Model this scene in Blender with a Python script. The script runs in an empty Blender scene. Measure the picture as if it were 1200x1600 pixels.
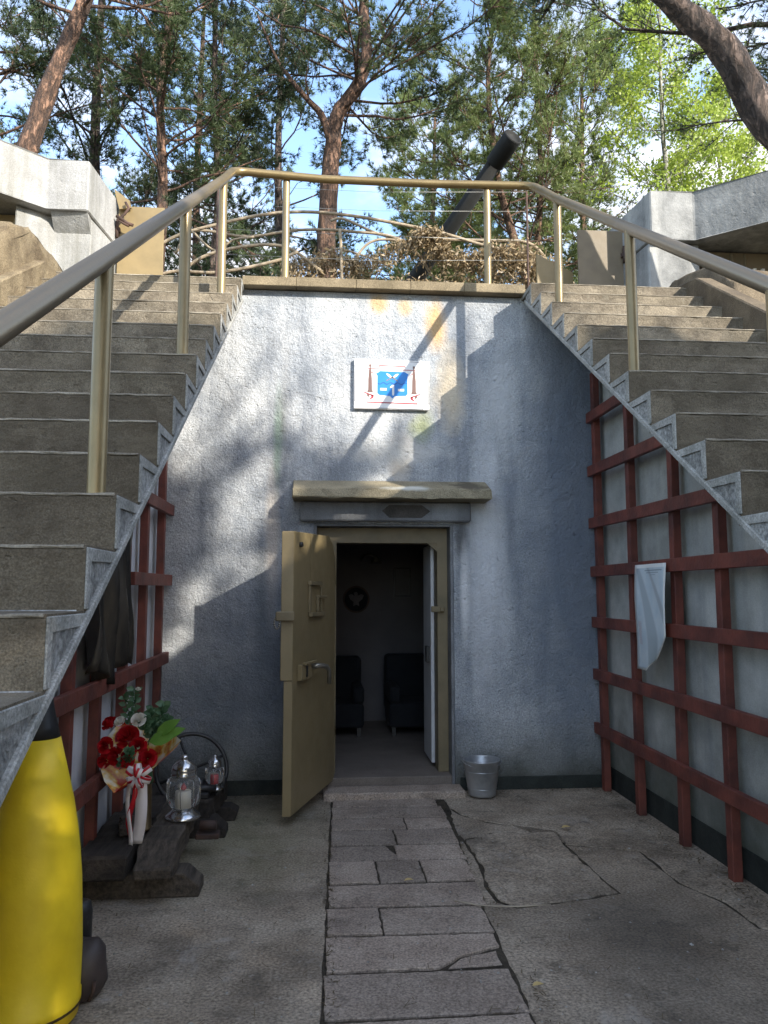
import bpy, bmesh, math, random
import numpy as np
from mathutils import Vector, Matrix
R = math.radians
sc = bpy.context.scene
col = sc.collection
# ------------------------------------------------------------------ camera, sky, sun, exposure
cam = bpy.data.cameras.new('camera'); cam.sensor_fit = 'VERTICAL'; cam.sensor_height = 36; cam.lens = 27
cam.clip_end = 2000; cam.clip_start = .05
co = bpy.data.objects.new('camera', cam); col.objects.link(co)
co.location = (0, 0, 1.6); co.rotation_euler = (R(90 + 5.85), 0, R(-4.74)); sc.camera = co
LD = Vector((-.85, 1.0, -.63))                 # the way the sunlight travels
SUN_EL = math.atan2(.63, math.hypot(.85, 1.0)); SUN_ROT = math.atan2(.85, -1.0)
w = bpy.data.worlds.new("World"); sc.world = w; w.use_nodes = True
wn, wl = w.node_tree.nodes, w.node_tree.links
wn.clear()
sky = wn.new('ShaderNodeTexSky'); sky.sky_type = 'NISHITA'; sky.sun_disc = False
sky.sun_elevation = SUN_EL; sky.sun_rotation = SUN_ROT; sky.air_density = 1.0; sky.dust_density = .6; sky.ozone_density = 1.5
tc = wn.new('ShaderNodeTexCoord'); mp = wn.new('ShaderNodeMapping'); mp.inputs['Scale'].default_value = (1, 1, 2.2)
cn = wn.new('ShaderNodeTexNoise'); cn.inputs['Scale'].default_value = 3.2; cn.inputs['Detail'].default_value = 7; cn.inputs['Roughness'].default_value = .55
cr = wn.new('ShaderNodeValToRGB'); cr.color_ramp.elements[0].position = .43; cr.color_ramp.elements[1].position = .64
mxw = wn.new('ShaderNodeMix'); mxw.data_type = 'RGBA'; mxw.inputs[7].default_value = (2.9, 2.95, 3.15, 1)
bg = wn.new('ShaderNodeBackground'); bg.inputs['Strength'].default_value = .15
wo = wn.new('ShaderNodeOutputWorld')
wl.new(tc.outputs['Generated'], mp.inputs[0]); wl.new(mp.outputs[0], cn.inputs['Vector']); wl.new(cn.outputs['Fac'], cr.inputs[0])
wl.new(cr.outputs[0], mxw.inputs[0]); wl.new(sky.outputs[0], mxw.inputs[6]); wl.new(mxw.outputs[2], bg.inputs[0]); wl.new(bg.outputs[0], wo.inputs[0])
sl = bpy.data.lights.new('sun', 'SUN'); sl.energy = 2.6; sl.angle = R(.55); sl.color = (1, .93, .82)
so = bpy.data.objects.new('sun', sl); col.objects.link(so); so.rotation_euler = LD.to_track_quat('-Z', 'Y').to_euler(); so.location = (10, -8, 14)
vs = sc.view_settings; vs.view_transform = 'Standard'; vs.look = 'None'; vs.exposure = 1.9; vs.gamma = 1; vs.use_curve_mapping = False
sc.render.engine = 'CYCLES'; sc.cycles.use_denoising = True; sc.cycles.max_bounces = 7; sc.cycles.transparent_max_bounces = 8
rnd = random.Random(7); npr = np.random.default_rng(7)

# ------------------------------------------------------------------ tagging and object helpers
def tag(o, label=None, cat=None, group=None, kind=None):
    if label: o['label'] = label
    if cat: o['category'] = cat
    if group: o['group'] = group
    if kind: o['kind'] = kind
    return o
def link(name, me, m, parent=None):
    if m is not None and not me.materials: me.materials.append(m)
    o = bpy.data.objects.new(name, me); col.objects.link(o)
    if parent is not None: o.parent = parent
    return o
def thing(name, label, cat, loc=(0, 0, 0), group=None, kind=None):
    o = bpy.data.objects.new(name, None); col.objects.link(o); o.location = loc; o.empty_display_size = .1
    return tag(o, label, cat, group, kind)
class MB:
    """collects shapes given in world coordinates; build() links them as one mesh relative to its parent's location"""
    def __init__(s): s.bm = bmesh.new()
    def add(s, vs, fs):
        vv = [s.bm.verts.new(v) for v in vs]
        for f in fs:
            try: s.bm.faces.new([vv[i] for i in f])
            except ValueError: pass
        return vv
    def box(s, x0, x1, y0, y1, z0, z1, bev=0, M=None, seg=1):
        c = [Vector(p) for p in ((x0,y0,z0),(x1,y0,z0),(x1,y1,z0),(x0,y1,z0),(x0,y0,z1),(x1,y0,z1),(x1,y1,z1),(x0,y1,z1))]
        if M is not None: c = [M @ p for p in c]
        vv = s.add(c, [(0,3,2,1),(4,5,6,7),(0,1,5,4),(1,2,6,5),(2,3,7,6),(3,0,4,7)])
        if bev:
            es = {e for v in vv for e in v.link_edges}
            bmesh.ops.bevel(s.bm, geom=list(es), offset=bev, segments=seg, affect='EDGES', profile=.5)
        return s
    def prism(s, pts, d, bev=0):
        """pts: closed 3D outline (planar); d: extrusion vector"""
        n = len(pts); a = [Vector(p) for p in pts]; d = Vector(d); b = [p + d for p in a]
        nrm = Vector((0,0,0))
        for i in range(n): nrm += a[i].cross(a[(i+1) % n])
        flip = nrm.dot(d) > 0
        f = [tuple(range(n))[::-1] if flip else tuple(range(n)), tuple(range(n, 2*n)) if flip else tuple(range(n, 2*n))[::-1]]
        for i in range(n):
            j = (i+1) % n
            f.append((i, j, n+j, n+i) if flip else (j, i, n+i, n+j))
        vv = s.add(a + b, f)
        if bev:
            es = {e for v in vv for e in v.link_edges}
            bmesh.ops.bevel(s.bm, geom=list(es), offset=bev, segments=1, affect='EDGES')
        return s
    def tube(s, pts, r, n=8, cap=True, smooth=True):
        pts = [Vector(p) for p in pts]; k = len(pts)
        rr = r if hasattr(r, '__len__') else [r]*k
        rings = []; up = None
        for i in range(k):
            t = (pts[min(i+1, k-1)] - pts[max(i-1, 0)]).normalized()
            if up is None:
                up = Vector((0,0,1)) if abs(t.z) < .9 else Vector((1,0,0))
            x = t.cross(up); 
            if x.length < 1e-5: x = t.orthogonal()
            x.normalize(); y = t.cross(x).normalized(); up = -y if False else x.cross(t)
            rings.append([s.bm.verts.new(pts[i] + (x*math.cos(2*math.pi*j/n) + y*math.sin(2*math.pi*j/n))*rr[i]) for j in range(n)])
        for i in range(k-1):
            for j in range(n):
                f = s.bm.faces.new((rings[i][j], rings[i][(j+1)%n], rings[i+1][(j+1)%n], rings[i+1][j])); f.smooth = smooth
        if cap:
            s.bm.faces.new(rings[0][::-1]); s.bm.faces.new(rings[-1])
        return s
    def lathe(s, prof, c, n=24, M=None, closed=False):
        c = Vector(c); rings = []
        for r, z in prof:
            rg = []
            for j in range(n):
                p = Vector((r*math.cos(2*math.pi*j/n), r*math.sin(2*math.pi*j/n), z))
                if M is not None: p = M @ p
                rg.append(s.bm.verts.new(c + p))
            rings.append(rg)
        for i in range(len(rings)-1):
            for j in range(n):
                f = s.bm.faces.new((rings[i][j], rings[i][(j+1)%n], rings[i+1][(j+1)%n], rings[i+1][j])); f.smooth = True
        if not closed:
            s.bm.faces.new(rings[0][::-1]); s.bm.faces.new(rings[-1])
        return s
    def build(s, name, m, parent=None, smooth_angle=None, recalc=True):
        if recalc: bmesh.ops.recalc_face_normals(s.bm, faces=s.bm.faces)
        me = bpy.data.meshes.new(name)
        base = Vector((0,0,0)); p = parent
        while p is not None: base += p.location; p = p.parent
        bmesh.ops.translate(s.bm, verts=s.bm.verts, vec=-base)
        s.bm.to_mesh(me); s.bm.free()
        if m is not None: me.materials.append(m)
        return link(name, me, None, parent)

# ------------------------------------------------------------------ materials
class NT:
    def __init__(s, name):
        s.m = bpy.data.materials.new(name); s.m.use_nodes = True; s.n = s.m.node_tree.nodes; s.l = s.m.node_tree.links
        s.b = s.n['Principled BSDF']; s.out = s.n['Material Output']
        s.pos = s.n.new('ShaderNodeNewGeometry').outputs['Position']
    def set(s, sock, v):
        if hasattr(v, 'is_output') or isinstance(v, bpy.types.NodeSocket): s.l.new(v, sock)
        else: sock.default_value = v
    def noise(s, scale, detail=4, rough=.55, vec=None, stretch=None, out='Fac', dist=0):
        v = vec if vec is not None else s.pos
        if stretch:
            mpn = s.n.new('ShaderNodeMapping'); mpn.inputs['Scale'].default_value = stretch; s.l.new(v, mpn.inputs[0]); v = mpn.outputs[0]
        t = s.n.new('ShaderNodeTexNoise'); t.inputs['Scale'].default_value = scale; t.inputs['Detail'].default_value = detail
        t.inputs['Roughness'].default_value = rough; t.inputs['Distortion'].default_value = dist
        s.l.new(v, t.inputs['Vector']); return t.outputs[out]
    def ramp(s, f, a, b, c0=(0,0,0,1), c1=(1,1,1,1)):
        t = s.n.new('ShaderNodeValToRGB'); t.color_ramp.elements[0].position = a; t.color_ramp.elements[1].position = b
        t.color_ramp.elements[0].color = c0; t.color_ramp.elements[1].color = c1; s.l.new(f, t.inputs[0]); return t.outputs[0]
    def math(s, op, a, b=0.0, clamp=False):
        t = s.n.new('ShaderNodeMath'); t.operation = op; t.use_clamp = clamp; s.set(t.inputs[0], a); s.set(t.inputs[1], b); return t.outputs[0]
    def mix(s, f, a, b, mode='MIX'):
        t = s.n.new('ShaderNodeMix'); t.data_type = 'RGBA'; t.blend_type = mode; s.set(t.inputs[0], f); s.set(t.inputs[6], a); s.set(t.inputs[7], b); return t.outputs[2]
    def xyz(s, i):
        t = s.n.new('ShaderNodeSeparateXYZ'); s.l.new(s.pos, t.inputs[0]); return t.outputs[i]
    def blob(s, c, size, soft=.45, warp=.3, wscale=4, wstretch=(1,1,1)):
        """0..1 mask: an irregular patch centred at c (world), half sizes size"""
        vm = s.n.new('ShaderNodeVectorMath'); vm.operation = 'SUBTRACT'; s.l.new(s.pos, vm.inputs[0]); vm.inputs[1].default_value = c
        v2 = s.n.new('ShaderNodeVectorMath'); v2.operation = 'DIVIDE'; s.l.new(vm.outputs[0], v2.inputs[0]); v2.inputs[1].default_value = size
        v3 = s.n.new('ShaderNodeVectorMath'); v3.operation = 'LENGTH'; s.l.new(v2.outputs[0], v3.inputs[0])
        nz = s.noise(wscale, 5, .6, stretch=wstretch)
        d = s.math('ADD', v3.outputs['Value'], s.math('MULTIPLY', s.math('SUBTRACT', nz, .5), warp*4))
        return s.ramp(d, max(0, 1-soft), 1, (1,1,1,1), (0,0,0,1))
    def bump(s, h, dist, strength=1.0, prev=None):
        t = s.n.new('ShaderNodeBump'); t.inputs['Distance'].default_value = dist; t.inputs['Strength'].default_value = strength
        s.l.new(h, t.inputs['Height'])
        if prev is not None: s.l.new(prev, t.inputs['Normal'])
        return t.outputs[0]
def c4(c): return (c[0], c[1], c[2], 1)
def stone(name, ca, cb, scale=3, rough=.9, bump=.006, bscale=60, streak=None, stains_light=(), speck=.25, fine=140, dirt=None, seed=0, spec=.3, pits=.6, extra=None):
    t = NT(name)
    base = t.mix(t.ramp(t.noise(scale, 8, .62, stretch=(1.0+seed*.01, 1, 1)), .36, .66), c4(ca), c4(cb))
    # fine speckle
    sp = t.noise(fine, 2, .6)
    base = t.mix(speck, base, t.ramp(sp, .3, .72, (0.02,0.02,0.02,1), (.9,.9,.9,1)), 'OVERLAY')
    if streak:
        cs, amt = streak
        sk = t.ramp(t.noise(4.5, 7, .65, stretch=(1.0, 1.0, .11)), .46, .7)
        base = t.mix(t.math('MULTIPLY', sk, amt), base, c4(cs))
    for st in stains_light:
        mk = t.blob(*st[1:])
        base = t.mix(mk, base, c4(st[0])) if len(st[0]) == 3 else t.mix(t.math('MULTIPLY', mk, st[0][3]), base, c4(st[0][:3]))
    if dirt:
        cd, z0, z1, amt = dirt
        zz = t.math('ADD', t.xyz(2), t.math('MULTIPLY', t.math('SUBTRACT', t.noise(2.2, 6, .6), .5), 1.0*(z1-z0)))
        mk = t.ramp(t.math('DIVIDE', t.math('SUBTRACT', zz, z0), z1-z0), 0, 1, (1,1,1,1), (0,0,0,1))
        base = t.mix(t.math('MULTIPLY', mk, amt), base, c4(cd))
    if extra: base = extra(t, base)
    t.l.new(base, t.b.inputs['Base Color']); t.b.inputs['Roughness'].default_value = rough
    t.b.inputs['Specular IOR Level'].default_value = spec
    h = t.noise(bscale, 6, .65)
    nrm = t.bump(h, bump)
    nrm = t.bump(t.noise(bscale*.16, 5, .6), bump*2.5, .8, nrm)
    if pits:
        nrm = t.bump(t.ramp(t.noise(bscale*pits, 3, .5), .22, .36), bump*.9, .7, nrm)
    t.l.new(nrm, t.b.inputs['Normal'])
    return t.m
def paint(name, c, rough=.45, var=.12, metal=0, bump=.0006, bscale=90, dark=None, wear=None, scale=5):
    t = NT(name)
    d = dark or tuple(x*(1-var*2.2) for x in c)
    base = t.mix(t.ramp(t.noise(scale, 6, .6), .35, .65), c4(c), c4(d))
    if wear:
        cw, a, b = wear
        base = t.mix(t.ramp(t.noise(24, 6, .7), a, b), base, c4(cw))
    t.l.new(base, t.b.inputs['Base Color']); t.b.inputs['Metallic'].default_value = metal
    rr = t.math('ADD', rough, t.math('MULTIPLY', t.math('SUBTRACT', t.noise(9, 5, .6), .5), .35))
    t.l.new(rr, t.b.inputs['Roughness'])
    t.l.new(t.bump(t.noise(bscale, 4, .6), bump), t.b.inputs['Normal'])
    return t.m
def plain(name, c, rough=.6, metal=0):
    return paint(name, c, rough, .06, metal, .0002)
def leafy(name, ca, cb, cc=None, trans=.35, scale=1.1, rough=.6):
    t = NT(name); t.n.remove(t.b)
    isl = t.n.new('ShaderNodeNewGeometry').outputs['Random Per Island']
    base = t.mix(t.ramp(t.noise(scale, 3, .5), .38, .62), c4(ca), c4(cb))
    base = t.mix(t.math('MULTIPLY', isl, .6), base, c4(cc or cb))
    d = t.n.new('ShaderNodeBsdfDiffuse'); tr = t.n.new('ShaderNodeBsdfTranslucent'); mx = t.n.new('ShaderNodeMixShader'); mx.inputs[0].default_value = trans
    g = t.n.new('ShaderNodeBsdfGlossy'); g.inputs['Roughness'].default_value = .45; m2 = t.n.new('ShaderNodeMixShader'); m2.inputs[0].default_value = .035
    t.l.new(base, d.inputs[0]); t.l.new(base, tr.inputs[0]); t.l.new(d.outputs[0], mx.inputs[1]); t.l.new(tr.outputs[0], mx.inputs[2])
    t.l.new(mx.outputs[0], m2.inputs[1]); t.l.new(g.outputs[0], m2.inputs[2]); t.l.new(m2.outputs[0], t.out.inputs[0])
    return t.m
def bark(name, ca, cb, scale=9):
    t = NT(name)
    oc = t.n.new('ShaderNodeTexCoord').outputs['Object']
    f = t.noise(scale, 7, .7, vec=oc, stretch=(1.6, 1.6, .45), dist=.5)
    base = t.mix(t.ramp(f, .44, .56), c4(ca), c4(cb))
    base = t.mix(t.ramp(t.noise(scale*3, 4, .6, vec=oc), .55, .75), base, (.05,.04,.035,1))
    t.l.new(base, t.b.inputs['Base Color']); t.b.inputs['Roughness'].default_value = .9
    t.l.new(t.bump(t.ramp(f, .40, .58), .05), t.b.inputs['Normal']); return t.m

M = {}
M['wall'] = stone('painted_render', (.31,.335,.365), (.54,.55,.555), 2.1, .85, .013, 48, streak=((.17,.19,.22), .75), speck=.35, fine=80, stains_light=[
    ((.52,.36,.17,.8), (.47,6.3,4.03), (.10,.5,.12), .6, .2, 6, (1,1,.3)), ((.55,.34,.13,.8), (.97,6.3,3.86), (.12,.5,.30), .6, .25, 5, (1,1,.25)),
    ((.52,.38,.2,.7), (.70,6.3,4.0), (.08,.5,.10), .6, .2, 6), ((.60,.52,.40), (1.08,6.3,3.3), (.16,.5,.42), .7, .3, 4),
    ((.30,.33,.16,.8), (.84,6.3,2.97), (.13,.5,.18), .8, .25, 7), ((.56,.50,.42), (.66,6.3,2.68), (.13,.5,.26), .7, .25, 6),
    ((.50,.46,.42), (-.39,6.3,1.95), (.075,.5,.8), .6, .16, 9, (1,1,.2)), ((.14,.15,.15,.7), (-.47,6.3,1.5), (.10,.5,.6), .9, .3, 6, (1,1,.3)), ((.30,.31,.32,.7), (-.30,6.3,3.3), (.05,.5,.8), .9, .2, 7, (1,1,.15)), ((.30,.31,.32,.6), (.15,6.3,3.6), (.06,.5,.6), .9, .2, 7, (1,1,.15)), ((.16,.18,.15,.6), (-.33,6.3,3.0), (.06,.5,.35), .9, .2, 7, (1,1,.2)), ((.20,.27,.22,.8), (-.36,6.3,2.85), (.05,.5,.5), .8, .2, 8, (1,1,.3)),
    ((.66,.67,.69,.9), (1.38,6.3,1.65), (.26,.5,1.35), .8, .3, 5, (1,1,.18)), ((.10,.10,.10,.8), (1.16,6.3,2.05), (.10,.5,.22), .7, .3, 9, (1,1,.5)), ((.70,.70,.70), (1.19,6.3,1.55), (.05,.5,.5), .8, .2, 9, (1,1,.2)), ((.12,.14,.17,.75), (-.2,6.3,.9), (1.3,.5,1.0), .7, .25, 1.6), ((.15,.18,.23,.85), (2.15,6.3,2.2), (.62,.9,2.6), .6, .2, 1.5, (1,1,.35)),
    ((.52,.53,.54), (1.50,6.3,3.2), (.2,.5,.55), .8, .35, 6, (1,1,.2)), ((.56,.55,.52), (.62,6.3,2.75), (.5,.5,.12), .8, .35, 6)],
    dirt=((.07,.072,.055), .05, .62, .95))
M['recess'] = stone('recess_concrete', (.16,.165,.17), (.28,.29,.30), 3, .9, .004, 50, streak=((.1,.1,.11), .6))
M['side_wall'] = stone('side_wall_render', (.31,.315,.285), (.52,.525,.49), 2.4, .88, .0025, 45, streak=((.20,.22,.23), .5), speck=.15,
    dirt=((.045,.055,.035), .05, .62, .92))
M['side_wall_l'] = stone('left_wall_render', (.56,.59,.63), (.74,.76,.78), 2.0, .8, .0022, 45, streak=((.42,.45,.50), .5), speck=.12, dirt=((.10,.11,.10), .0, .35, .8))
M['panel'] = stone('faded_panel_paint', (.06,.055,.05), (.10,.09,.08), 8, .9, .002, 60)
M['skirt'] = stone('dark_skirting', (.018,.022,.02), (.04,.045,.04), 5, .85, .003, 40)
def stepx(t, base):
    # moss and soot patches with own outline, then grime and painted shade lower down
    base = t.mix(t.math('MULTIPLY', t.ramp(t.noise(13, 7, .72), .52, .62), .5), base, (.075,.06,.042,1))
    base = t.mix(t.math('MULTIPLY', t.ramp(t.noise(3.1, 7, .7, stretch=(.6,1,3)), .56, .66), .45), base, (.34,.29,.21,1))
    base = t.mix(t.math('MULTIPLY', t.ramp(t.noise(1.3, 5, .6, stretch=(1,.8,2)), .45, .68), .6), base, (.10,.085,.055,1))
    base = t.mix(t.math('MULTIPLY', t.ramp(t.noise(7, 6, .7), .62, .72), .35), base, (.30,.28,.22,1))
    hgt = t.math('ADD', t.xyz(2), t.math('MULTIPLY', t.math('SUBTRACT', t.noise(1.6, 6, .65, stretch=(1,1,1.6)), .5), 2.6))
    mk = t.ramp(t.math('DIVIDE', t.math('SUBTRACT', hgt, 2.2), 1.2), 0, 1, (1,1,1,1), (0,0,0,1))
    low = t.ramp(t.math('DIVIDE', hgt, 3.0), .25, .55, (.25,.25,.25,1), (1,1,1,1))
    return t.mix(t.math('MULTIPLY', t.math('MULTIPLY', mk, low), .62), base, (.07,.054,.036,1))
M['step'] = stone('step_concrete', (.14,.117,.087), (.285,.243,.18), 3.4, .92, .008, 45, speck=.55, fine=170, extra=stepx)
M['nosing'] = stone('worn_nosing', (.14,.12,.09), (.33,.29,.225), 4, .9, .002, 60, speck=.3)
M['step_edge'] = stone('stair_side_concrete', (.22,.22,.20), (.38,.375,.35), 7, .9, .004, 50, speck=.4, fine=120)
M['stringer'] = stone('stair_side_rough', (.20,.20,.19), (.40,.40,.385), 5, .95, .014, 38, speck=.5, fine=60)
M['coping'] = stone('coping_concrete', (.15,.12,.075), (.28,.225,.145), 3, .9, .004, 50, speck=.35)
M['canopy'] = stone('canopy_concrete', (.21,.18,.12), (.35,.30,.20), 3, .9, .004, 45, speck=.4, stains_light=[
    ((.12,.10,.07), (1.22,6.1,2.46), (.16,.4,.07), .5, .4, 12), ((.55,.54,.48), (.72,6.1,2.42), (.22,.4,.03), .7, .4, 7)])  # the pale patch paints in the sunlit spot on the canopy
M['white_conc'] = stone('white_concrete', (.27,.27,.265), (.40,.40,.39), 2.5, .8, .006, 30, speck=.35, streak=((.17,.165,.14), .8))
M['grey_conc'] = stone('grey_concrete', (.15,.155,.155), (.34,.345,.34), 2.6, .85, .006, 30, speck=.2, streak=((.50,.50,.48), .5))
M['brown_conc'] = stone('brown_concrete', (.085,.065,.042), (.19,.15,.10), 3.5, .9, .008, 30, speck=.45, streak=((.10,.08,.06), .6))
M['earth_conc'] = stone('brown_render', (.12,.09,.055), (.25,.20,.125), 4.5, .9, .012, 24, speck=.5)
def floorx(t, base):
    base = t.mix(t.math('MULTIPLY', t.ramp(t.noise(1.1, 6, .65), .50, .66), .6), base, (.055,.048,.04,1))
    m2 = t.math('MULTIPLY', t.ramp(t.noise(2.7, 8, .72, dist=.6), .58, .66), .45)
    base = t.mix(m2, base, (.46,.42,.37,1))
    base = t.mix(t.math('MULTIPLY', t.ramp(t.noise(16, 6, .75), .60, .68), .5), base, (.50,.47,.42,1))
    base = t.mix(t.math('MULTIPLY', t.ramp(t.noise(5.5, 7, .7), .56, .66), .55), base, (.075,.065,.05,1))
    gx = t.blob((-.55, 5.3, 0), (.75, 1.3, 1), .8, .3, 2.5)
    base = t.mix(t.math('MULTIPLY', gx, .5), base, (.14,.145,.07,1))
    gr = t.blob((1.55, 3.6, 0), (.6, 1.1, 1), .8, .4, 2.2)
    return t.mix(t.math('MULTIPLY', gr, .55), base, (.045,.042,.038,1))
M['floor'] = stone('courtyard_concrete', (.275,.222,.165), (.43,.362,.28), 2.4, .93, .006, 40, speck=.55, fine=75, extra=floorx)
def slabx(t, base):
    r = t.n.new('ShaderNodeObjectInfo').outputs['Random']
    base = t.mix(.55, base, t.ramp(r, 0, 1, (.33,.33,.33,1), (.66,.64,.63,1)), 'OVERLAY')
    base = t.mix(t.math('MULTIPLY', t.ramp(t.noise(9, 7, .7), .57, .68), .4), base, (.09,.075,.06,1))
    return t.mix(t.math('MULTIPLY', t.ramp(t.noise(2.0, 6, .65), .55, .7), .5), base, (.07,.06,.055,1))
M['slab'] = stone('paving_concrete', (.285,.228,.182), (.41,.342,.278), 3, .92, .004, 60, speck=.5, fine=95, extra=slabx)
M['joint'] = stone('joint_dirt', (.035,.028,.02), (.085,.07,.05), 9, 1, .01, 60)
M['soil'] = stone('soil', (.06,.05,.03), (.12,.10,.06), 1, 1, .02, 12)
def gilt(name, c, d, rough, metal): return paint(name, c, rough, .1, metal, .0005, 70, dark=d, wear=((.30,.26,.2), .68, .74))
def railm():
    t = NT('worn_handrail'); gold = t.mix(t.ramp(t.noise(5,6,.6),.35,.65), (.27,.20,.095,1), (.21,.155,.075,1))
    y = t.math('ADD', t.xyz(1), t.math('MULTIPLY', t.math('SUBTRACT', t.noise(3,6,.7), .5), 2.2))
    mk = t.ramp(t.math('DIVIDE', y, 6.0), .72, .95, (1,1,1,1), (0,0,0,1))
    c = t.mix(t.math('MULTIPLY', mk, .85), gold, (.25,.205,.15,1)); t.l.new(c, t.b.inputs['Base Color'])
    t.b.inputs['Metallic'].default_value = .55; t.b.inputs['Roughness'].default_value = .34
    t.l.new(t.bump(t.noise(60,5,.6), .0008), t.b.inputs['Normal']); return t.m
M['handrail'] = railm()
M['rail'] = gilt('gold_brown_rail_paint', (.26,.195,.095), (.20,.15,.075), .34, .35)
M['door'] = paint('khaki_door_paint', (.245,.19,.098), .42, .1, 0, .0012, 25, dark=(.20,.155,.08), wear=((.13,.10,.06), .64, .74), scale=2.5)
M['frame'] = paint('khaki_frame_paint', (.20,.155,.085), .55, .1, 0, .001, 40, dark=(.15,.12,.065))
M['plate'] = paint('ochre_plate', (.25,.185,.085), .5, .1, 0, .001, 20)
M['plate2'] = paint('greyed_ochre_plate', (.19,.15,.095), .6, .1, 0, .001, 20)
M['red'] = paint('oxide_red_wood', (.20,.054,.036), .6, .15, 0, .004, 40, dark=(.09,.028,.022), wear=((.22,.12,.09), .66, .8))
M['yellow'] = paint('yellow_enamel', (.86,.64,.02), .5, .05, 0, .0025, 12, dark=(.76,.54,.012), wear=((.45,.32,.05), .72, .78))
M['black'] = paint('black_paint', (.018,.018,.019), .45, .1, 0, .001, 30, wear=((.06,.06,.06), .6, .7))
M['gun'] = paint('gun_paint', (.006,.007,.007), .8, .1, 0, .002, 30)
M['galv'] = paint('galvanised_steel', (.50,.51,.52), .36, .15, .6, .0012, 30, dark=(.3,.31,.32))
M['silver'] = paint('silver_plastic', (.62,.62,.62), .2, .05, .95, .0004, 40)
M['brass'] = paint('old_brass', (.13,.09,.045), .4, .15, .7, .0006, 40)
M['steel'] = paint('worn_steel', (.34,.32,.27), .4, .15, .7, .0006, 60)
M['rust'] = paint('rusty_iron', (.10,.055,.04), .8, .2, .2, .004, 40, dark=(.05,.035,.03))
M['iron'] = paint('brown_iron_lump', (.085,.065,.06), .55, .2, .2, .004, 14, dark=(.05,.04,.038))
def woodm(name, ca, cb, st=(6, .5, 6)):
    t = NT(name); f = t.noise(6, 8, .7, stretch=st)
    t.l.new(t.mix(t.ramp(f, .35, .68), c4(ca), c4(cb)), t.b.inputs['Base Color']); t.b.inputs['Roughness'].default_value = .85
    t.l.new(t.bump(f, .012), t.b.inputs['Normal']); return t.m
M['timber'] = woodm('charred_timber', (.014,.011,.009), (.05,.04,.032))
M['timber2'] = woodm('weathered_timber', (.03,.024,.019), (.125,.10,.075))
M['stick'] = woodm('bent_pole_wood', (.22,.17,.11), (.38,.31,.22), (3,3,3))
M['white'] = plain('white_enamel', (.80,.79,.77), .3)
M['blue'] = plain('blue_enamel', (.015,.21,.62), .35)
M['blue_line'] = plain('navy_line', (.01,.06,.3), .4)
M['signred'] = plain('sign_red', (.36,.03,.045), .4)
M['signbrown'] = plain('sign_brown', (.16,.09,.075), .4)
M['signline'] = plain('sign_line', (.06,.05,.06), .4)
M['gold'] = plain('sign_gold', (.25,.16,.05), .4)
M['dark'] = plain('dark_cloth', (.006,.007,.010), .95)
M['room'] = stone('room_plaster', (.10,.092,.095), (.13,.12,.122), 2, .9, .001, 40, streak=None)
M['room_floor'] = stone('vestibule_floor', (.15,.125,.105), (.20,.17,.145), 3, .8, .001, 40)
M['inner_door'] = plain('white_inner_door', (.62,.62,.63), .5)
M['wire'] = plain('wire', (.4,.4,.38), .4, .5)
def clothm():
    t = NT('black_netting'); f = t.noise(7, 6, .6, stretch=(1,1,.25))
    t.l.new(t.mix(t.ramp(f, .45, .75), (.014,.012,.010,1), (.085,.07,.05,1)), t.b.inputs['Base Color']); t.b.inputs['Roughness'].default_value = .42
    return t.m
M['cloth'] = clothm()
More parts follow.
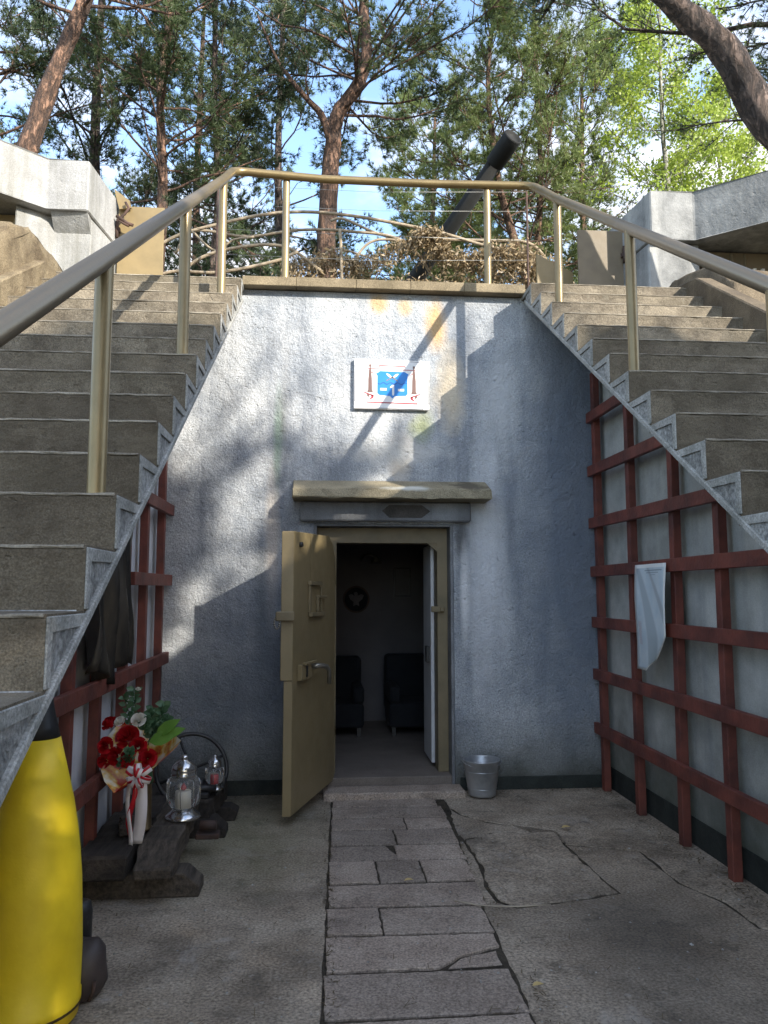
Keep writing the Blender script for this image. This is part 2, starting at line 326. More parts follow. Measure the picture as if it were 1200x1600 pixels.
def posterm():
    t = NT('chart_print')
    sx = t.n.new('ShaderNodeTexCoord').outputs['UV']; sp = t.n.new('ShaderNodeSeparateXYZ'); t.l.new(sx, sp.inputs[0])
    u, v = sp.outputs[0], sp.outputs[1]
    base = t.mix(t.ramp(t.noise(9, 4, .6), .4, .6), (.50,.59,.64,1), (.58,.65,.68,1))
    def band(u0, v0, u1, v1, wd, c, base):
        # a printed land strip: distance from the line (u0,v0)-(u1,v1)
        k = (u1-u0)/(v1-v0)
        e = t.math('SUBTRACT', u, t.math('ADD', u0, t.math('MULTIPLY', t.math('SUBTRACT', v, v0), k)))
        bend = t.math('MULTIPLY', t.math('MULTIPLY', t.math('SUBTRACT', v, v0), t.math('SUBTRACT', v, v1)), -.35)
        e = t.math('ABSOLUTE', t.math('SUBTRACT', e, bend))
        wv = t.math('MULTIPLY', wd, t.math('ADD', .35, t.math('SUBTRACT', 1, v)))
        inside = t.math('LESS_THAN', e, wv)
        edge = t.math('LESS_THAN', t.math('ABSOLUTE', t.math('SUBTRACT', e, wv)), .018)
        base = t.mix(inside, base, c4(c)); return t.mix(t.math('MULTIPLY', edge, .7), base, (.5,.55,.58,1))
    base = band(.06, .98, .72, .05, .15, (.38,.44,.47), base)
    base = band(.55, .86, .92, .55, .10, (.41,.46,.48), base)
    # small print lines at the head and along the left margin
    for v0, v1, a, b in ((.935,.945,.3,.9), (.915,.922,.35,.8), (.895,.9,.5,.7)):
        k = t.math('MULTIPLY', t.math('MULTIPLY', t.math('GREATER_THAN', v, v0), t.math('LESS_THAN', v, v1)), t.math('MULTIPLY', t.math('GREATER_THAN', u, a), t.math('LESS_THAN', u, b)))
        base = t.mix(t.math('MULTIPLY', k, .7), base, (.12,.17,.22,1))
    k = t.math('MULTIPLY', t.math('MULTIPLY', t.math('GREATER_THAN', u, .12), t.math('LESS_THAN', u, .24)), t.math('MULTIPLY', t.math('GREATER_THAN', v, .24), t.math('LESS_THAN', v, .46)))
    k = t.math('MULTIPLY', k, t.math('GREATER_THAN', t.noise(120, 1, .5, vec=sx), .5))
    base = t.mix(t.math('MULTIPLY', k, .6), base, (.42,.25,.25,1))
    # white margin
    mu = t.math('MULTIPLY', t.math('GREATER_THAN', u, .05), t.math('LESS_THAN', u, .95)); mv = t.math('MULTIPLY', t.math('GREATER_THAN', v, .02), t.math('LESS_THAN', v, .965))
    base = t.mix(t.math('MULTIPLY', mu, mv), (.74,.75,.73,1), base)
    t.l.new(base, t.b.inputs['Base Color']); t.b.inputs['Roughness'].default_value = .35; return t.m
M['poster'] = posterm()
M['petal_red'] = leafy('red_petals', (.50,.008,.012), (.62,.02,.03), (.10,.0,.004), trans=.12, scale=30)
M['petal_white'] = leafy('white_petals', (.70,.68,.60), (.78,.76,.70), trans=.15, scale=30)
M['leaf'] = leafy('bouquet_leaves', (.035,.10,.04), (.10,.19,.10), trans=.2, scale=20)
M['leaf_light'] = leafy('fresh_leaf', (.10,.24,.03), (.16,.32,.05), trans=.3, scale=20)
def wrapm():
    t = NT('wrapping_paper'); f = t.noise(9, 3, .5)
    c = t.mix(t.ramp(f, .40, .52), (.45,.02,.008,1), (.75,.50,.08,1)); c = t.mix(t.ramp(f, .50, .60), c, (.80,.77,.66,1))
    t.l.new(c, t.b.inputs['Base Color']); t.b.inputs['Roughness'].default_value = .25; return t.m
M['wrap'] = wrapm()
M['rib_red'] = plain('red_ribbon', (.55,.01,.02), .35); M['rib_white'] = plain('white_ribbon', (.80,.74,.73), .35)
def glassm():
    t = NT('lantern_glass'); t.b.inputs['Transmission Weight'].default_value = .92; t.b.inputs['Roughness'].default_value = .04; t.b.inputs['IOR'].default_value = 1.2
    t.b.inputs['Base Color'].default_value = (.93,.95,.95,1); t.l.new(t.bump(t.noise(30, 2), .003), t.b.inputs['Normal']); return t.m
M['glass'] = glassm()
M['candle'] = plain('candle_insert', (.75,.70,.60), .5)
M['lamp_red'] = plain('red_plastic', (.5,.03,.04), .3)
M['pine'] = leafy('pine_needles', (.06,.095,.04), (.13,.165,.065), (.09,.125,.05), .35, .8)
M['pine_dark'] = leafy('dark_pine_needles', (.035,.058,.032), (.085,.115,.05), (.06,.085,.042), .3, .9)
M['pine_light'] = leafy('light_pine_needles', (.13,.18,.06), (.25,.30,.11), (.19,.24,.08), .45, .9)
M['birch_leaf'] = leafy('yellow_green_leaves', (.26,.36,.05), (.42,.50,.09), (.34,.43,.07), .5, 1.5)
M['dry'] = leafy('dry_leaves', (.17,.12,.06), (.40,.31,.19), (.27,.20,.11), .25, 9)
M['bark_red'] = bark('pine_bark_red', (.085,.055,.042), (.25,.145,.095))
M['bark_grey'] = bark('pine_bark_grey', (.055,.042,.036), (.18,.13,.105))
M['bark_birch'] = bark('pale_bark', (.52,.50,.42), (.30,.30,.24))
M['twig'] = paint('dry_twig', (.40,.34,.26), .8)
M['litter'] = leafy('needle_litter', (.05,.038,.022), (.16,.12,.065), (.10,.075,.04), .1, 12)
M['fallen'] = leafy('fallen_leaf', (.5,.36,.14), (.6,.45,.2), trans=.1)

def fastmesh(name, V, k, m, parent=None):
    base = np.array(parent.location if parent is not None else (0,0,0)); V = V-base
    n = len(V)//k; me = bpy.data.meshes.new(name); me.vertices.add(len(V)); me.vertices.foreach_set('co', V.astype(np.float32).ravel())
    me.loops.add(len(V)); me.loops.foreach_set('vertex_index', np.arange(len(V), dtype=np.int32))
    me.polygons.add(n); me.polygons.foreach_set('loop_start', np.arange(0, n*k, k, dtype=np.int32)); me.polygons.foreach_set('loop_total', np.full(n, k, dtype=np.int32))
    me.update(calc_edges=True); me.validate(); me.materials.append(m)
    o = bpy.data.objects.new(name, me); col.objects.link(o)
    if parent is not None: o.parent = parent
    return o
# ------------------------------------------------------------------ ground and terrain
def quad(name, pts, m, kind='structure'):
    b = MB(); b.add(pts, [tuple(range(len(pts)))]); return tag(b.build(name, m), kind=kind)
quad('ground', [(-400,-400,-.06),(400,-400,-.06),(400,400,-.06),(-400,400,-.06)], M['soil'])
# the upper terrain: a plateau behind the wall and banks that climb beside the stairs
b = MB()
def zl(y): return min(4.05, .62*y + .02)
def zr(y): return min(4.05, .674*y - .20)
ys = [0.0, 1.5, 3, 4.5, 5.8, 6.45]
L_ = [[(-60,y,max(-.05,zl(y))),(-12,y,max(-.05,zl(y)+.0)),(-2.28,y,max(-.05,zl(y)))] for y in ys]
R_ = [[(3.24,y,max(-.05,zr(y))),(12,y,max(-.05,zr(y))),(60,y,max(-.05,zr(y)))] for y in ys]
for S in (L_, R_):
    vv = [[b.bm.verts.new(p) for p in r] for r in S]
    for i in range(len(vv)-1):
        for j in range(2): b.bm.faces.new((vv[i][j], vv[i][j+1], vv[i+1][j+1], vv[i+1][j]))
b.add([(-60,6.45,4.05),(60,6.45,4.05),(60,70,4.05),(-60,70,4.05),(-60,90,-.06),(60,90,-.06)], [(0,1,2,3),(3,2,5,4)])
tag(b.build('terrain', M['soil']), kind='structure')

# courtyard floor: dark joint bed, concrete pieces and the paved path
b = MB(); b.box(-1.5, 2.6, -4, 6.5, -.058, -.004); tag(b.build('joint_bed', M['joint']), kind='structure')
def rough_poly(poly, seg=.06, amp=.006, inset=.007, rs=None):
    rs = rs or rnd
    n = len(poly); area = sum(poly[i][0]*poly[(i+1)%n][1]-poly[(i+1)%n][0]*poly[i][1] for i in range(n))
    sgn = 1 if area > 0 else -1; P = []
    for i in range(n):
        p0, p1, p2 = Vector(poly[i-1]), Vector(poly[i]), Vector(poly[(i+1)%n])
        e1 = (p1-p0).normalized(); e2 = (p2-p1).normalized()
        n1 = Vector((-e1.y, e1.x))*sgn; n2 = Vector((-e2.y, e2.x))*sgn; bs = (n1+n2)
        bs = bs.normalized() if bs.length > .1 else n1
        P.append(p1 + bs*inset/max(.5, bs.dot(n1)))
    out = []
    for i in range(n):
        a, c = P[i], P[(i+1)%n]; k = max(1, int((c-a).length/seg)); d = (c-a).normalized(); nr = Vector((-d.y, d.x))
        for j in range(k):
            out.append(a + (c-a)*(j/k) + nr*rs.uniform(-amp, amp))
    return out
def slab_piece(name, poly, z0, z1, m, parent, chamf=.003, amp=.006, seg=.06, inset=.007, tilt=0):
    pp = rough_poly(poly, seg, amp, inset); b = MB()
    cx = sum(p.x for p in pp)/len(pp); cy = sum(p.y for p in pp)/len(pp); tx = rnd.uniform(-tilt, tilt); ty = rnd.uniform(-tilt, tilt)
    zz = lambda p, z: z + (p.x-cx)*tx + (p.y-cy)*ty
    n = len(pp)
    lo = [b.bm.verts.new((p.x, p.y, z0)) for p in pp]; mid = [b.bm.verts.new((p.x, p.y, zz(p, z1-chamf))) for p in pp]
    ip = rough_poly([(p.x, p.y) for p in pp], 99, 0, chamf)
    top = [b.bm.verts.new((p.x, p.y, zz(p, z1))) for p in ip]
    for i in range(n):
        j = (i+1) % n
        b.bm.faces.new((lo[i], lo[j], mid[j], mid[i])); b.bm.faces.new((mid[i], mid[j], top[j], top[i]))
    f = b.bm.faces.new(top); bmesh.ops.triangulate(b.bm, faces=[f])
    return b.build(name, m, parent)
yard = thing('courtyard_floor', None, None, (0,0,0), kind='structure')
XL = lambda y: .02 + (y-3.04)*.0275
XR = lambda y: .81 + (y-2.97)*.028 + (.03 if 4 < y < 6 else 0)
slab_piece('concrete_slab', [(-1.34,-4), (XL(-4),-4), (XL(0),0), (XL(3),3), (XL(6.36),6.36), (-1.34,6.36)], -.055, .0, M['floor'], yard, amp=.004)
Bp = [(.935,5.07),(.95,4.63),(.915,4.31),(.93,4.09),(1.01,4.01),(1.37,4.08),(1.60,4.15),(1.58,4.49),(1.56,4.94),(1.57,5.20),(1.15,5.21)]
crk = [(XR(6.36),6.36),(.95,6.23),(.97,5.83),(1.01,5.64),(1.18,5.44),(1.57,5.20),(1.56,4.94),(1.98,4.78),(1.98,4.26),(2.09,3.99),(2.10,3.68),(2.42,3.45)]
slab_piece('concrete_slab', crk + [(2.42,6.36)], -.055, .003, M['floor'], yard, amp=.008, seg=.05, tilt=.001, inset=.009)
slab_piece('concrete_slab', Bp, -.055, .006, M['floor'], yard, amp=.010, seg=.045, chamf=.005, tilt=.002, inset=.012)
slab_piece('concrete_slab', [(.97,5.83),(1.01,5.64),(1.18,5.44),(1.57,5.20),(1.15,5.21),(.935,5.07),(XR(5.3)+.005,5.3)], -.055, .002, M['floor'], yard, amp=.009, seg=.06, inset=.012)
slab_piece('concrete_slab', [(.935,5.07),(.95,4.63),(.915,4.31),(.93,4.09),(1.01,4.01),(1.37,4.08),(1.60,4.15),(1.58,4.49),(1.56,4.94),(1.98,4.78),(1.98,4.26),(2.09,3.99),(2.10,3.68),(2.42,3.45),(2.42,-4),(XR(-4),-4),(XR(0),0),(XR(3),3),(XR(4),4),(XR(5.07),5.07)], -.055, .0, M['floor'], yard, amp=.006, seg=.07)
path = thing('path', None, None, (0,0,0), kind='structure')
rows = [6.30,5.88,5.59,5.32,5.01,4.73,4.38,4.06,3.74,3.40,3.04,2.68,2.3,1.9,1.5,1.1,.7,.3,-.1,-.5,-.9,-1.4]
vj = {2:[.60], 3:[.50], 4:[.47], 5:[.34,.60], 7:[.31], 8:[], 11:[.5], 13:[.4], 15:[.55], 17:[.3]}
skew = [rnd.uniform(-.012, .012) for _ in rows]
for i in range(len(rows)-1):
    y1, y0 = rows[i], rows[i+1]; xs = [XL((y0+y1)/2)] + vj.get(i, []) + [XR((y0+y1)/2)]
    for j in range(len(xs)-1):
        xa, xb = xs[j], xs[j+1]
        f0 = lambda x: y0 + (x-.45)*skew[i+1]*2; f1 = lambda x: y1 + (x-.45)*skew[i]*2
        o0 = (.045 if (i == 4 and j == 0) else 0)
        poly = [(xa, f0(xa)), (xb + o0, f0(xb)), (xb - o0, f1(xb)), (xa, f1(xa))]
        if i == 8 and j == len(xs)-2: poly = [(xa, f0(xa)), (xb-.30, f0(xb)), (xb-.2, f0(xb)+.10), (xb, f0(xb)+.19), (xb, f1(xb)), (xa, f1(xa))]
        cy_ = sum(p[1] for p in poly)/len(poly); hy = max(abs(p[1]-cy_) for p in poly); poly = [(p[0], cy_+(p[1]-cy_)*(1-.009/hy)) for p in poly]
        slab_piece('paving_slab', poly, -.055, .006 + rnd.uniform(-.002, .004), M['slab'], path, tilt=.006, inset=.006, amp=.004, seg=.035, chamf=.003)
slab_piece('paving_slab', [(.55,3.41),(.80,3.43),(.80,3.57),(.62,3.50)], -.055, .002, M['slab'], path, inset=.005)

# ------------------------------------------------------------------ bunker front wall with its doorway
DW = 6.3
bunker = thing('bunker', 'bluish grey concrete bunker front with a doorway between the two stairs', 'bunker', (.5, DW, 0))
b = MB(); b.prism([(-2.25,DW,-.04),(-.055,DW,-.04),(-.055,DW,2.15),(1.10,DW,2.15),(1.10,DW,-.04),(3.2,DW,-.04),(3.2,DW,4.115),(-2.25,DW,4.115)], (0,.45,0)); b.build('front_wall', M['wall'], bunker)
b = MB(); b.box(-1.30,-.07, DW-.012, DW+.02, -.02,.115, .004); b.build('skirting', M['skirt'], bunker)
b = MB(); b.box(1.14,2.38, DW-.012, DW+.02, -.02,.105, .004); b.build('skirting', M['skirt'], bunker)
# coping along the top (six lengths)
xs = [-.665,-.22,.28,.74,1.20,1.725]
for i in range(5):
    b = MB(); b.box(xs[i]+.001, xs[i+1]-.001, 6.205, 6.75, 4.122, 4.200+rnd.uniform(-.001,.001), .004); b.build('coping_stone', M['coping'], bunker)
# canopy over the door: sloped top, blunt front
b = MB(); P = [(6.31,2.51),(6.06,2.41),(6.05,2.335),(6.31,2.325)]
b.prism([(-.225, y, z) for y, z in P], (1.60,0,0), .006)
for v in b.bm.verts: v.co += Vector((rnd.uniform(-.004,.004), rnd.uniform(-.006,.006), rnd.uniform(-.004,.004)))
bmesh.ops.subdivide_edges(b.bm, edges=[e for e in b.bm.edges if abs(e.verts[0].co.x-e.verts[1].co.x) > .5], cuts=22)
for v in b.bm.verts:
    if v.co.y < 6.2: v.co += Vector((0, rnd.uniform(-.005,.005), rnd.uniform(-.004,.004)))
b.build('canopy', M['canopy'], bunker)
b = MB(); b.box(-.17,1.24, 6.235, 6.35, 2.165, 2.325, .012); b.build('lintel', M['recess'], bunker)
hx = [(.50,2.25),(.56,2.30),(.83,2.30),(.90,2.25),(.83,2.195),(.56,2.195)]
b = MB(); b.prism([(x,6.238,z) for x,z in hx], (0,-.006,0), .002); b.build('faded_panel', M['panel'], bunker)
b = MB(); b.box(-.052,-.03, DW+.005, DW+.44, 0, 2.148); b.box(1.075,1.097, DW+.005, DW+.44, 0, 2.148); b.box(-.028,1.073, DW+.005, DW+.44, 2.13, 2.147); b.build('recess_lining', M['recess'], bunker)
b = MB(); b.box(.04,1.14, 6.07, DW+.0, -.02, .055, .01); 
bmesh.ops.subdivide_edges(b.bm, edges=[e for e in b.bm.edges if abs(e.verts[0].co.x-e.verts[1].co.x) > .5], cuts=20)
for v in b.bm.verts: v.co += Vector((0, rnd.uniform(-.006,.006), rnd.uniform(-.003,.003)))
b.build('door_step', M['slab'], bunker)
b = MB(); b.box(-.03,1.075, DW+.002, 6.75, -.03, .118, .006); b.build('threshold', M['room_floor'], bunker)
# steel door frame
frame = MB(); frame.box(-.028,.135, 6.44, 6.62, .12, 2.125); frame.box(.985,1.07, 6.44, 6.62, .12, 2.125); frame.box(.135,.985, 6.44, 6.62, 2.0, 2.125)
fr = frame.build('door_frame', M['frame'], bunker)
b = MB(); b.box(.93,1.04, 6.41,6.44, 1.42,1.47, .006); b.box(1.0,1.035, 6.39,6.41, 1.425,1.465, .006); b.build('frame_bolt', M['frame'], fr)
# corner gussets of the opening
b = MB(); b.prism([(.985,6.45,2.0),(.90,6.45,2.0),(.985,6.45,1.93)], (0,.02,0)); b.build('gusset', M['frame'], fr)
# interior
b = MB()
b.box(-1.4,-1.2, 6.76,9.2, 0,2.5); b.box(2.3,2.5, 6.76,9.2, 0,2.5); b.box(-1.4,2.5, 9.0,9.2, 0,2.5); b.box(-1.4,2.5, 6.76,9.2, 2.5,2.7)
b.box(-1.2,-.03, 6.755,6.9, 0,2.5); b.box(1.075,2.3, 6.755,6.9, 0,2.5); b.box(-.03,1.075, 6.755,6.9, 2.15,2.5)
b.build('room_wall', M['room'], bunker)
b = MB(); b.box(-1.4,2.5, 6.751,9.2, -.03,.115); b.build('room_floor', M['room_floor'], bunker)
b = MB(); b.box(.955,.985, 6.63,7.10, .15,2.0, .004); b.build('inner_door', M['inner_door'], bunker)
b = MB(); b.box(.925,.955, 6.72,6.80, .98,1.12, .004); b.build('inner_lock', M['black'], bunker)
def disc(b, cx, cz, y, r, d, n=32): b.prism([(cx+r*math.cos(2*math.pi*i/n), y, cz+r*math.sin(2*math.pi*i/n)) for i in range(n)], (0,d,0))
t = thing('wall_plaque', 'round dark plaque with a bird emblem on the room wall', 'plaque', (.42,8.99,1.50))
b = MB(); disc(b,.42,1.50,8.99,.155,-.02); b.build('disc', M['dark'], t)
b = MB(); n=32
for i in range(n):
    a0,a1 = 2*math.pi*i/n, 2*math.pi*(i+1)/n
    q = lambda a,r: (.42+r*math.cos(a), 8.968, 1.50+r*math.sin(a))
    b.prism([q(a0,.155),q(a1,.155),q(a1,.135),q(a0,.135)], (0,-.012,0))
b.build('rim', M['rust'], t)
b = MB(); ea=[(0,.09),(.02,.07),(.015,.04),(.05,.06),(.09,.05),(.07,0),(.03,-.03),(.035,-.08),(0,-.06),(-.035,-.08),(-.03,-.03),(-.07,0),(-.09,.05),(-.05,.06),(-.015,.04),(-.03,.075)]
b.prism([(.42+x,8.968,1.50+z) for x,z in ea],(0,-.008,0)); b.build('bird', M['room'], t)
t = thing('picture_frame', 'dark picture frame on the room wall right of the round plaque', 'picture frame', (.96,8.99,1.68))
b = MB(); b.box(.86,1.06,8.97,8.995,1.85,1.87); b.box(.86,1.06,8.97,8.995,1.53,1.55); b.box(.86,.88,8.97,8.995,1.55,1.85); b.box(1.04,1.06,8.97,8.995,1.55,1.85); b.build('frame', M['black'], t)
b = MB(); b.box(.88,1.04,8.985,8.995,1.55,1.85); b.build('picture', M['room'], t)
for i,(x0,x1,zt) in enumerate(((-.25,.46,.88),(.72,1.35,.90))):
    t = thing('armchair', ['dark armchair inside the room on the left of the doorway view','dark armchair inside the room on the right of the doorway view'][i], 'armchair', ((x0+x1)/2,8.6,.115), group='dark armchairs in the room')
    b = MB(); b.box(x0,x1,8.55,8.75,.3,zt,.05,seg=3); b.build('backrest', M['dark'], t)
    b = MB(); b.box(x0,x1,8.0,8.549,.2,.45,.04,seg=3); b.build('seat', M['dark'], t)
    for s in (0,1):
        xx = x0 if s==0 else x1-.11
        b = MB(); b.box(xx,xx+.11,7.98,8.54,.451,.62,.03,seg=2); b.build('armrest', M['dark'], t)
    for xx in (x0+.05,x1-.05):
        for yy in (8.05,8.7):
            b = MB(); b.box(xx-.02,xx+.02,yy-.02,yy+.02,.115,.21); b.build('leg', M['black'], t)
t = thing('wall_lamp', 'small metal wall lamp high up inside the room', 'lamp', (.55,8.99,1.98))  # bright metal piece put in for a light reflection, not a fixture
b = MB(); b.tube([(.48,8.98,1.96),(.50,8.9,2.0),(.56,8.84,2.02),(.63,8.82,1.98)], .012, 8); b.build('arm', M['steel'], t)
b = MB(); b.lathe([(.015,.05),(.05,.02),(.07,-.02)], (.64,8.82,1.94), 16, closed=True); b.build('shade', M['steel'], t)

# ------------------------------------------------------------------ the steel door leaf (swung out)
D0 = Vector((.125,6.33,0)); D1 = Vector((-.185,5.44,0)); dd = (D1-D0).normalized(); dn = Vector((-dd.y, dd.x, 0)); LEN = (D1-D0).length
if dn.x < 0: dn = -dn     # the side that faces the yard's right and the viewer
door = thing('steel_door', 'khaki painted steel door swung open with latch plates and a bent handle', 'door', tuple(D0))
def dp(s, z, o=0): p = D0 + dd*s + dn*o; return (p.x, p.y, z)
out = [(0,.10),(LEN,.07),(LEN,2.02),(.17,2.035),(.06,1.97),(.02,1.88),(0,1.82)]
b = MB(); b.prism([dp(s,z,0) for s,z in out], tuple(-dn*.045), .004); b.build('panel', M['door'], door)
def dbox(b, s0, s1, z0, z1, o0, o1, bev=.003):
    q = [dp(s0,z0,o0),dp(s1,z0,o0),dp(s1,z1,o0),dp(s0,z1,o0)]; b.prism(q, tuple(dn*(o1-o0)), bev); return b
# folded front edge: a plate turned across the free end, facing the camera
ex = Vector((1,-.05,0)).normalized()
e0 = Vector(dp(LEN,0,0))
b = MB(); b.prism([tuple(e0 + Vector((-.085,-.004,.98))), tuple(e0 + Vector((.0,-.006,.98))), tuple(e0 + Vector((.0,-.006,2.018))), tuple(e0 + Vector((-.085,-.004,2.018)))], (0,.02,0), .003); b.build('edge_plate', M['door'], door)
b = MB(); b.prism([tuple(e0 + Vector((-.06,0,.07))), tuple(e0 + Vector((0,-.002,.07))), tuple(e0 + Vector((0,-.002,.975))), tuple(e0 + Vector((-.06,0,.975)))], (0,.02,0), .002); b.build('lower_edge_plate', M['door'], door)
b = MB(); dbox(b,.40,.66,1.64,1.67,.002,.03); dbox(b,.36,.64,1.41,1.44,.002,.035); dbox(b,.62,.65,1.44,1.64,.002,.02); dbox(b,.30,.48,1.545,1.565,.002,.03); dbox(b,.455,.475,1.445,1.545,.002,.024); dbox(b,.36,.38,1.44,1.64,.002,.012); b.build('peephole_shutter', M['frame'], door)
b = MB(); dbox(b,.52,.60,1.66,2.02,.002,.006,.001); b.build('shutter_guide', M['door'], door)
b = MB(); dbox(b,.66,.86,.97,1.08,.002,.04); dbox(b,.58,.84,1.075,1.095,.035,.06); b.build('lock_box', M['door'], door)
b = MB(); dbox(b,.75,.78,.99,1.065,.041,.046,.001); b.build('key_slot', M['black'], door)
b = MB(); b.tube([dp(.58,1.05,0),dp(.58,1.05,.05),dp(.555,1.05,.075),dp(.46,1.035,.085),dp(.40,1.0,.085),dp(.38,.90,.08)], [.022,.02,.018,.018,.017,.016], 12); b.build('handle', M['steel'], door)
b = MB(); b.tube([dp(LEN-.12,1.93,0),dp(LEN-.12,1.93,.02)], .018, 12); b.build('bolt_hole', M['black'], door)
b = MB(); b.prism([tuple(e0+Vector((-.12,-.01,1.39))), tuple(e0+Vector((.012,-.01,1.39))), tuple(e0+Vector((.012,-.01,1.455))), tuple(e0+Vector((-.12,-.01,1.455)))], (0,-.035,0), .006); b.build('hasp', M['frame'], door)
b = MB()
for k in range(16):
    a0, a1 = 2*math.pi*k/16, 2*math.pi*(k+1)/16
    b.tube([tuple(e0+Vector((-.11+.018*math.cos(a0),-.03,1.38+.045*math.sin(a0)))), tuple(e0+Vector((-.11+.018*math.cos(a1),-.03,1.38+.045*math.sin(a1))))], .007, 6)
b.build('shackle', M['steel'], door)
for z in (.45,1.65):
    b = MB(); b.tube([dp(-.02,z,-.02),dp(-.02,z+.14,-.02)], .02, 12); b.build('hinge', M['frame'], door)

# ------------------------------------------------------------------ sign over the door
SX, SZ, SK = .585, 3.32, .00063
sign = thing('wall_sign', 'white enamel sign with a blue shield numbered 1 and two gun barrels above the doorway', 'sign', (SX,6.27,SZ))
S = lambda x, y, o=0: (SX+(x-615)*SK, 6.262-o, SZ-(y-432)*SK)
b = MB(); b.prism([S(113,92),S(1120,108),S(1116,776),S(110,768)], (0,.03,0), .004); b.build('plate', M['white'], sign)
def flat(name, m, polys, o=.0015, par=sign):
    b = MB()
    for p in polys: b.prism([S(x,y,0) for x,y in p], (0,-o,0))
    return b.build(name, m, par)
def strip(pts, wd):
    res = []
    for i in range(len(pts)-1):
        a, c = Vector(pts[i]), Vector(pts[i+1]); d = (c-a).normalized(); n_ = Vector((-d.y,d.x))*wd/2
        res.append([tuple(a+n_),tuple(c+n_),tuple(c-n_),tuple(a-n_)])
    return res
arc = lambda cx,cy,r,a0,a1,n=8: [(cx+r*math.cos(R(a0+(a1-a0)*i/n)), cy+r*math.sin(R(a0+(a1-a0)*i/n))) for i in range(n+1)]
border = strip([(212,106),(1025,126)],5)+strip([(1108,212),(1108,690)],5)+strip([(205,752),(1030,768)],5)+strip([(128,190),(122,672)],5)
border += strip(arc(118,98,90,0,88),5)+strip(arc(1116,112,86,178,92),5)+strip(arc(1112,772,82,268,182),5)+strip(arc(114,762,90,-88,-4),5)
flat('border_line', M['signline'], border)
shield = [(402,292),(425,282),(455,256),(790,264),(838,296),(824,325),(826,562),(805,586),(655,594),(622,626),(588,592),(450,580),(422,556),(424,318)]
sh = flat('shield', M['blue'], [shield], .002)
wav = [(430,432)]+[(430+i*16, 424+12*math.sin(i*1.05)) for i in range(25)]
sh2 = flat('wave_line', M['blue_line'], strip(wav,9), .0028)
flat('numeral_one', M['white'], [[(590,470),(622,442),(646,442),(646,570),(631,592),(618,570),(618,478),(594,486)]], .0035)
flat('dash', M['white'], [[(460,488),(546,488),(546,520),(460,520)]], .0035); flat('dash', M['white'], [[(696,495),(778,495),(778,526),(696,526)]], .0035)
flat('blade', M['white'], [[(538,290),(562,290),(590,306),(612,332),(596,346),(560,322)]], .0035); flat('blade', M['white'], [[(708,292),(684,292),(656,306),(632,332),(648,346),(684,322)]], .0035)
flat('hilt', M['gold'], strip([(640,330),(540,388)],12)+strip([(604,330),(694,390)],12), .0032)
for sp_ in (strip([(450,200),(450,180),(795,188),(790,208)],11), strip([(280,680),(955,692)],15), strip([(295,224),(492,227)],10), strip([(755,234),(935,240)],10)): flat('red_line', M['signred'], sp_)
for mx_ in (0,1):
    X = (lambda x: x) if mx_==0 else (lambda x: 1238-x); oy = 0 if mx_==0 else 16
    col_ = [[(312,235),(340,235),(350,370),(353,520),(300,520),(302,370)],[(290,520),(362,520),(362,546),(290,546)],[(312,166),(342,166),(342,196),(312,196)],[(318,196),(336,196),(336,235),(318,235)],[(282,560),(318,580),(312,612),(288,600)]]
    flat('gun_column', M['signbrown'], [[(X(x),y+oy) for x,y in p] for p in col_], .002)
    for rd in (strip([(248,548),(372,592)],14)+[[(330,575),(376,590),(370,620),(335,640),(318,632),(345,610)]], strip([(345,268),(374,296)],8)):
        flat('red_mark', M['signred'], [[(X(x),y+oy) for x,y in p] for p in rd], .0026)

# ------------------------------------------------------------------ side walls with skirting
for nm, xa, xb, zf, mt, lab in (('left_side_wall',-1.50,-1.30,lambda y:.62*y+.354-.30,'side_wall_l','pale grey rendered wall under the left stair behind the red lattice'),
                          ('right_side_wall',2.38,2.58,lambda y:.674*y+.077-.30,'side_wall','grey rendered wall under the right stair behind the red lattice')):
    b = MB(); t = thing('side_wall', lab, 'wall', ((xa+xb)/2,3,0))
    y0 = 0.0
    b.prism([(xa,6.299,-.04),(xa,y0,-.04),(xa,y0,max(.02,zf(y0))),(xa,6.15,zf(6.15)),(xa,6.299,zf(6.15))],(xb-xa,0,0)); b.build('wall_face', M[mt], t)
    if xa > 0:
        b = MB(); b.box(xa-.008, xa+.03, 0,6.285,-.02,.17,.003); b.build('skirting', M['skirt'], t)
    else:
        b = MB(); b.box(xb-.03, xb+.008, 0,6.285,-.02,.13,.003); b.build('skirting', M['skirt'], t)

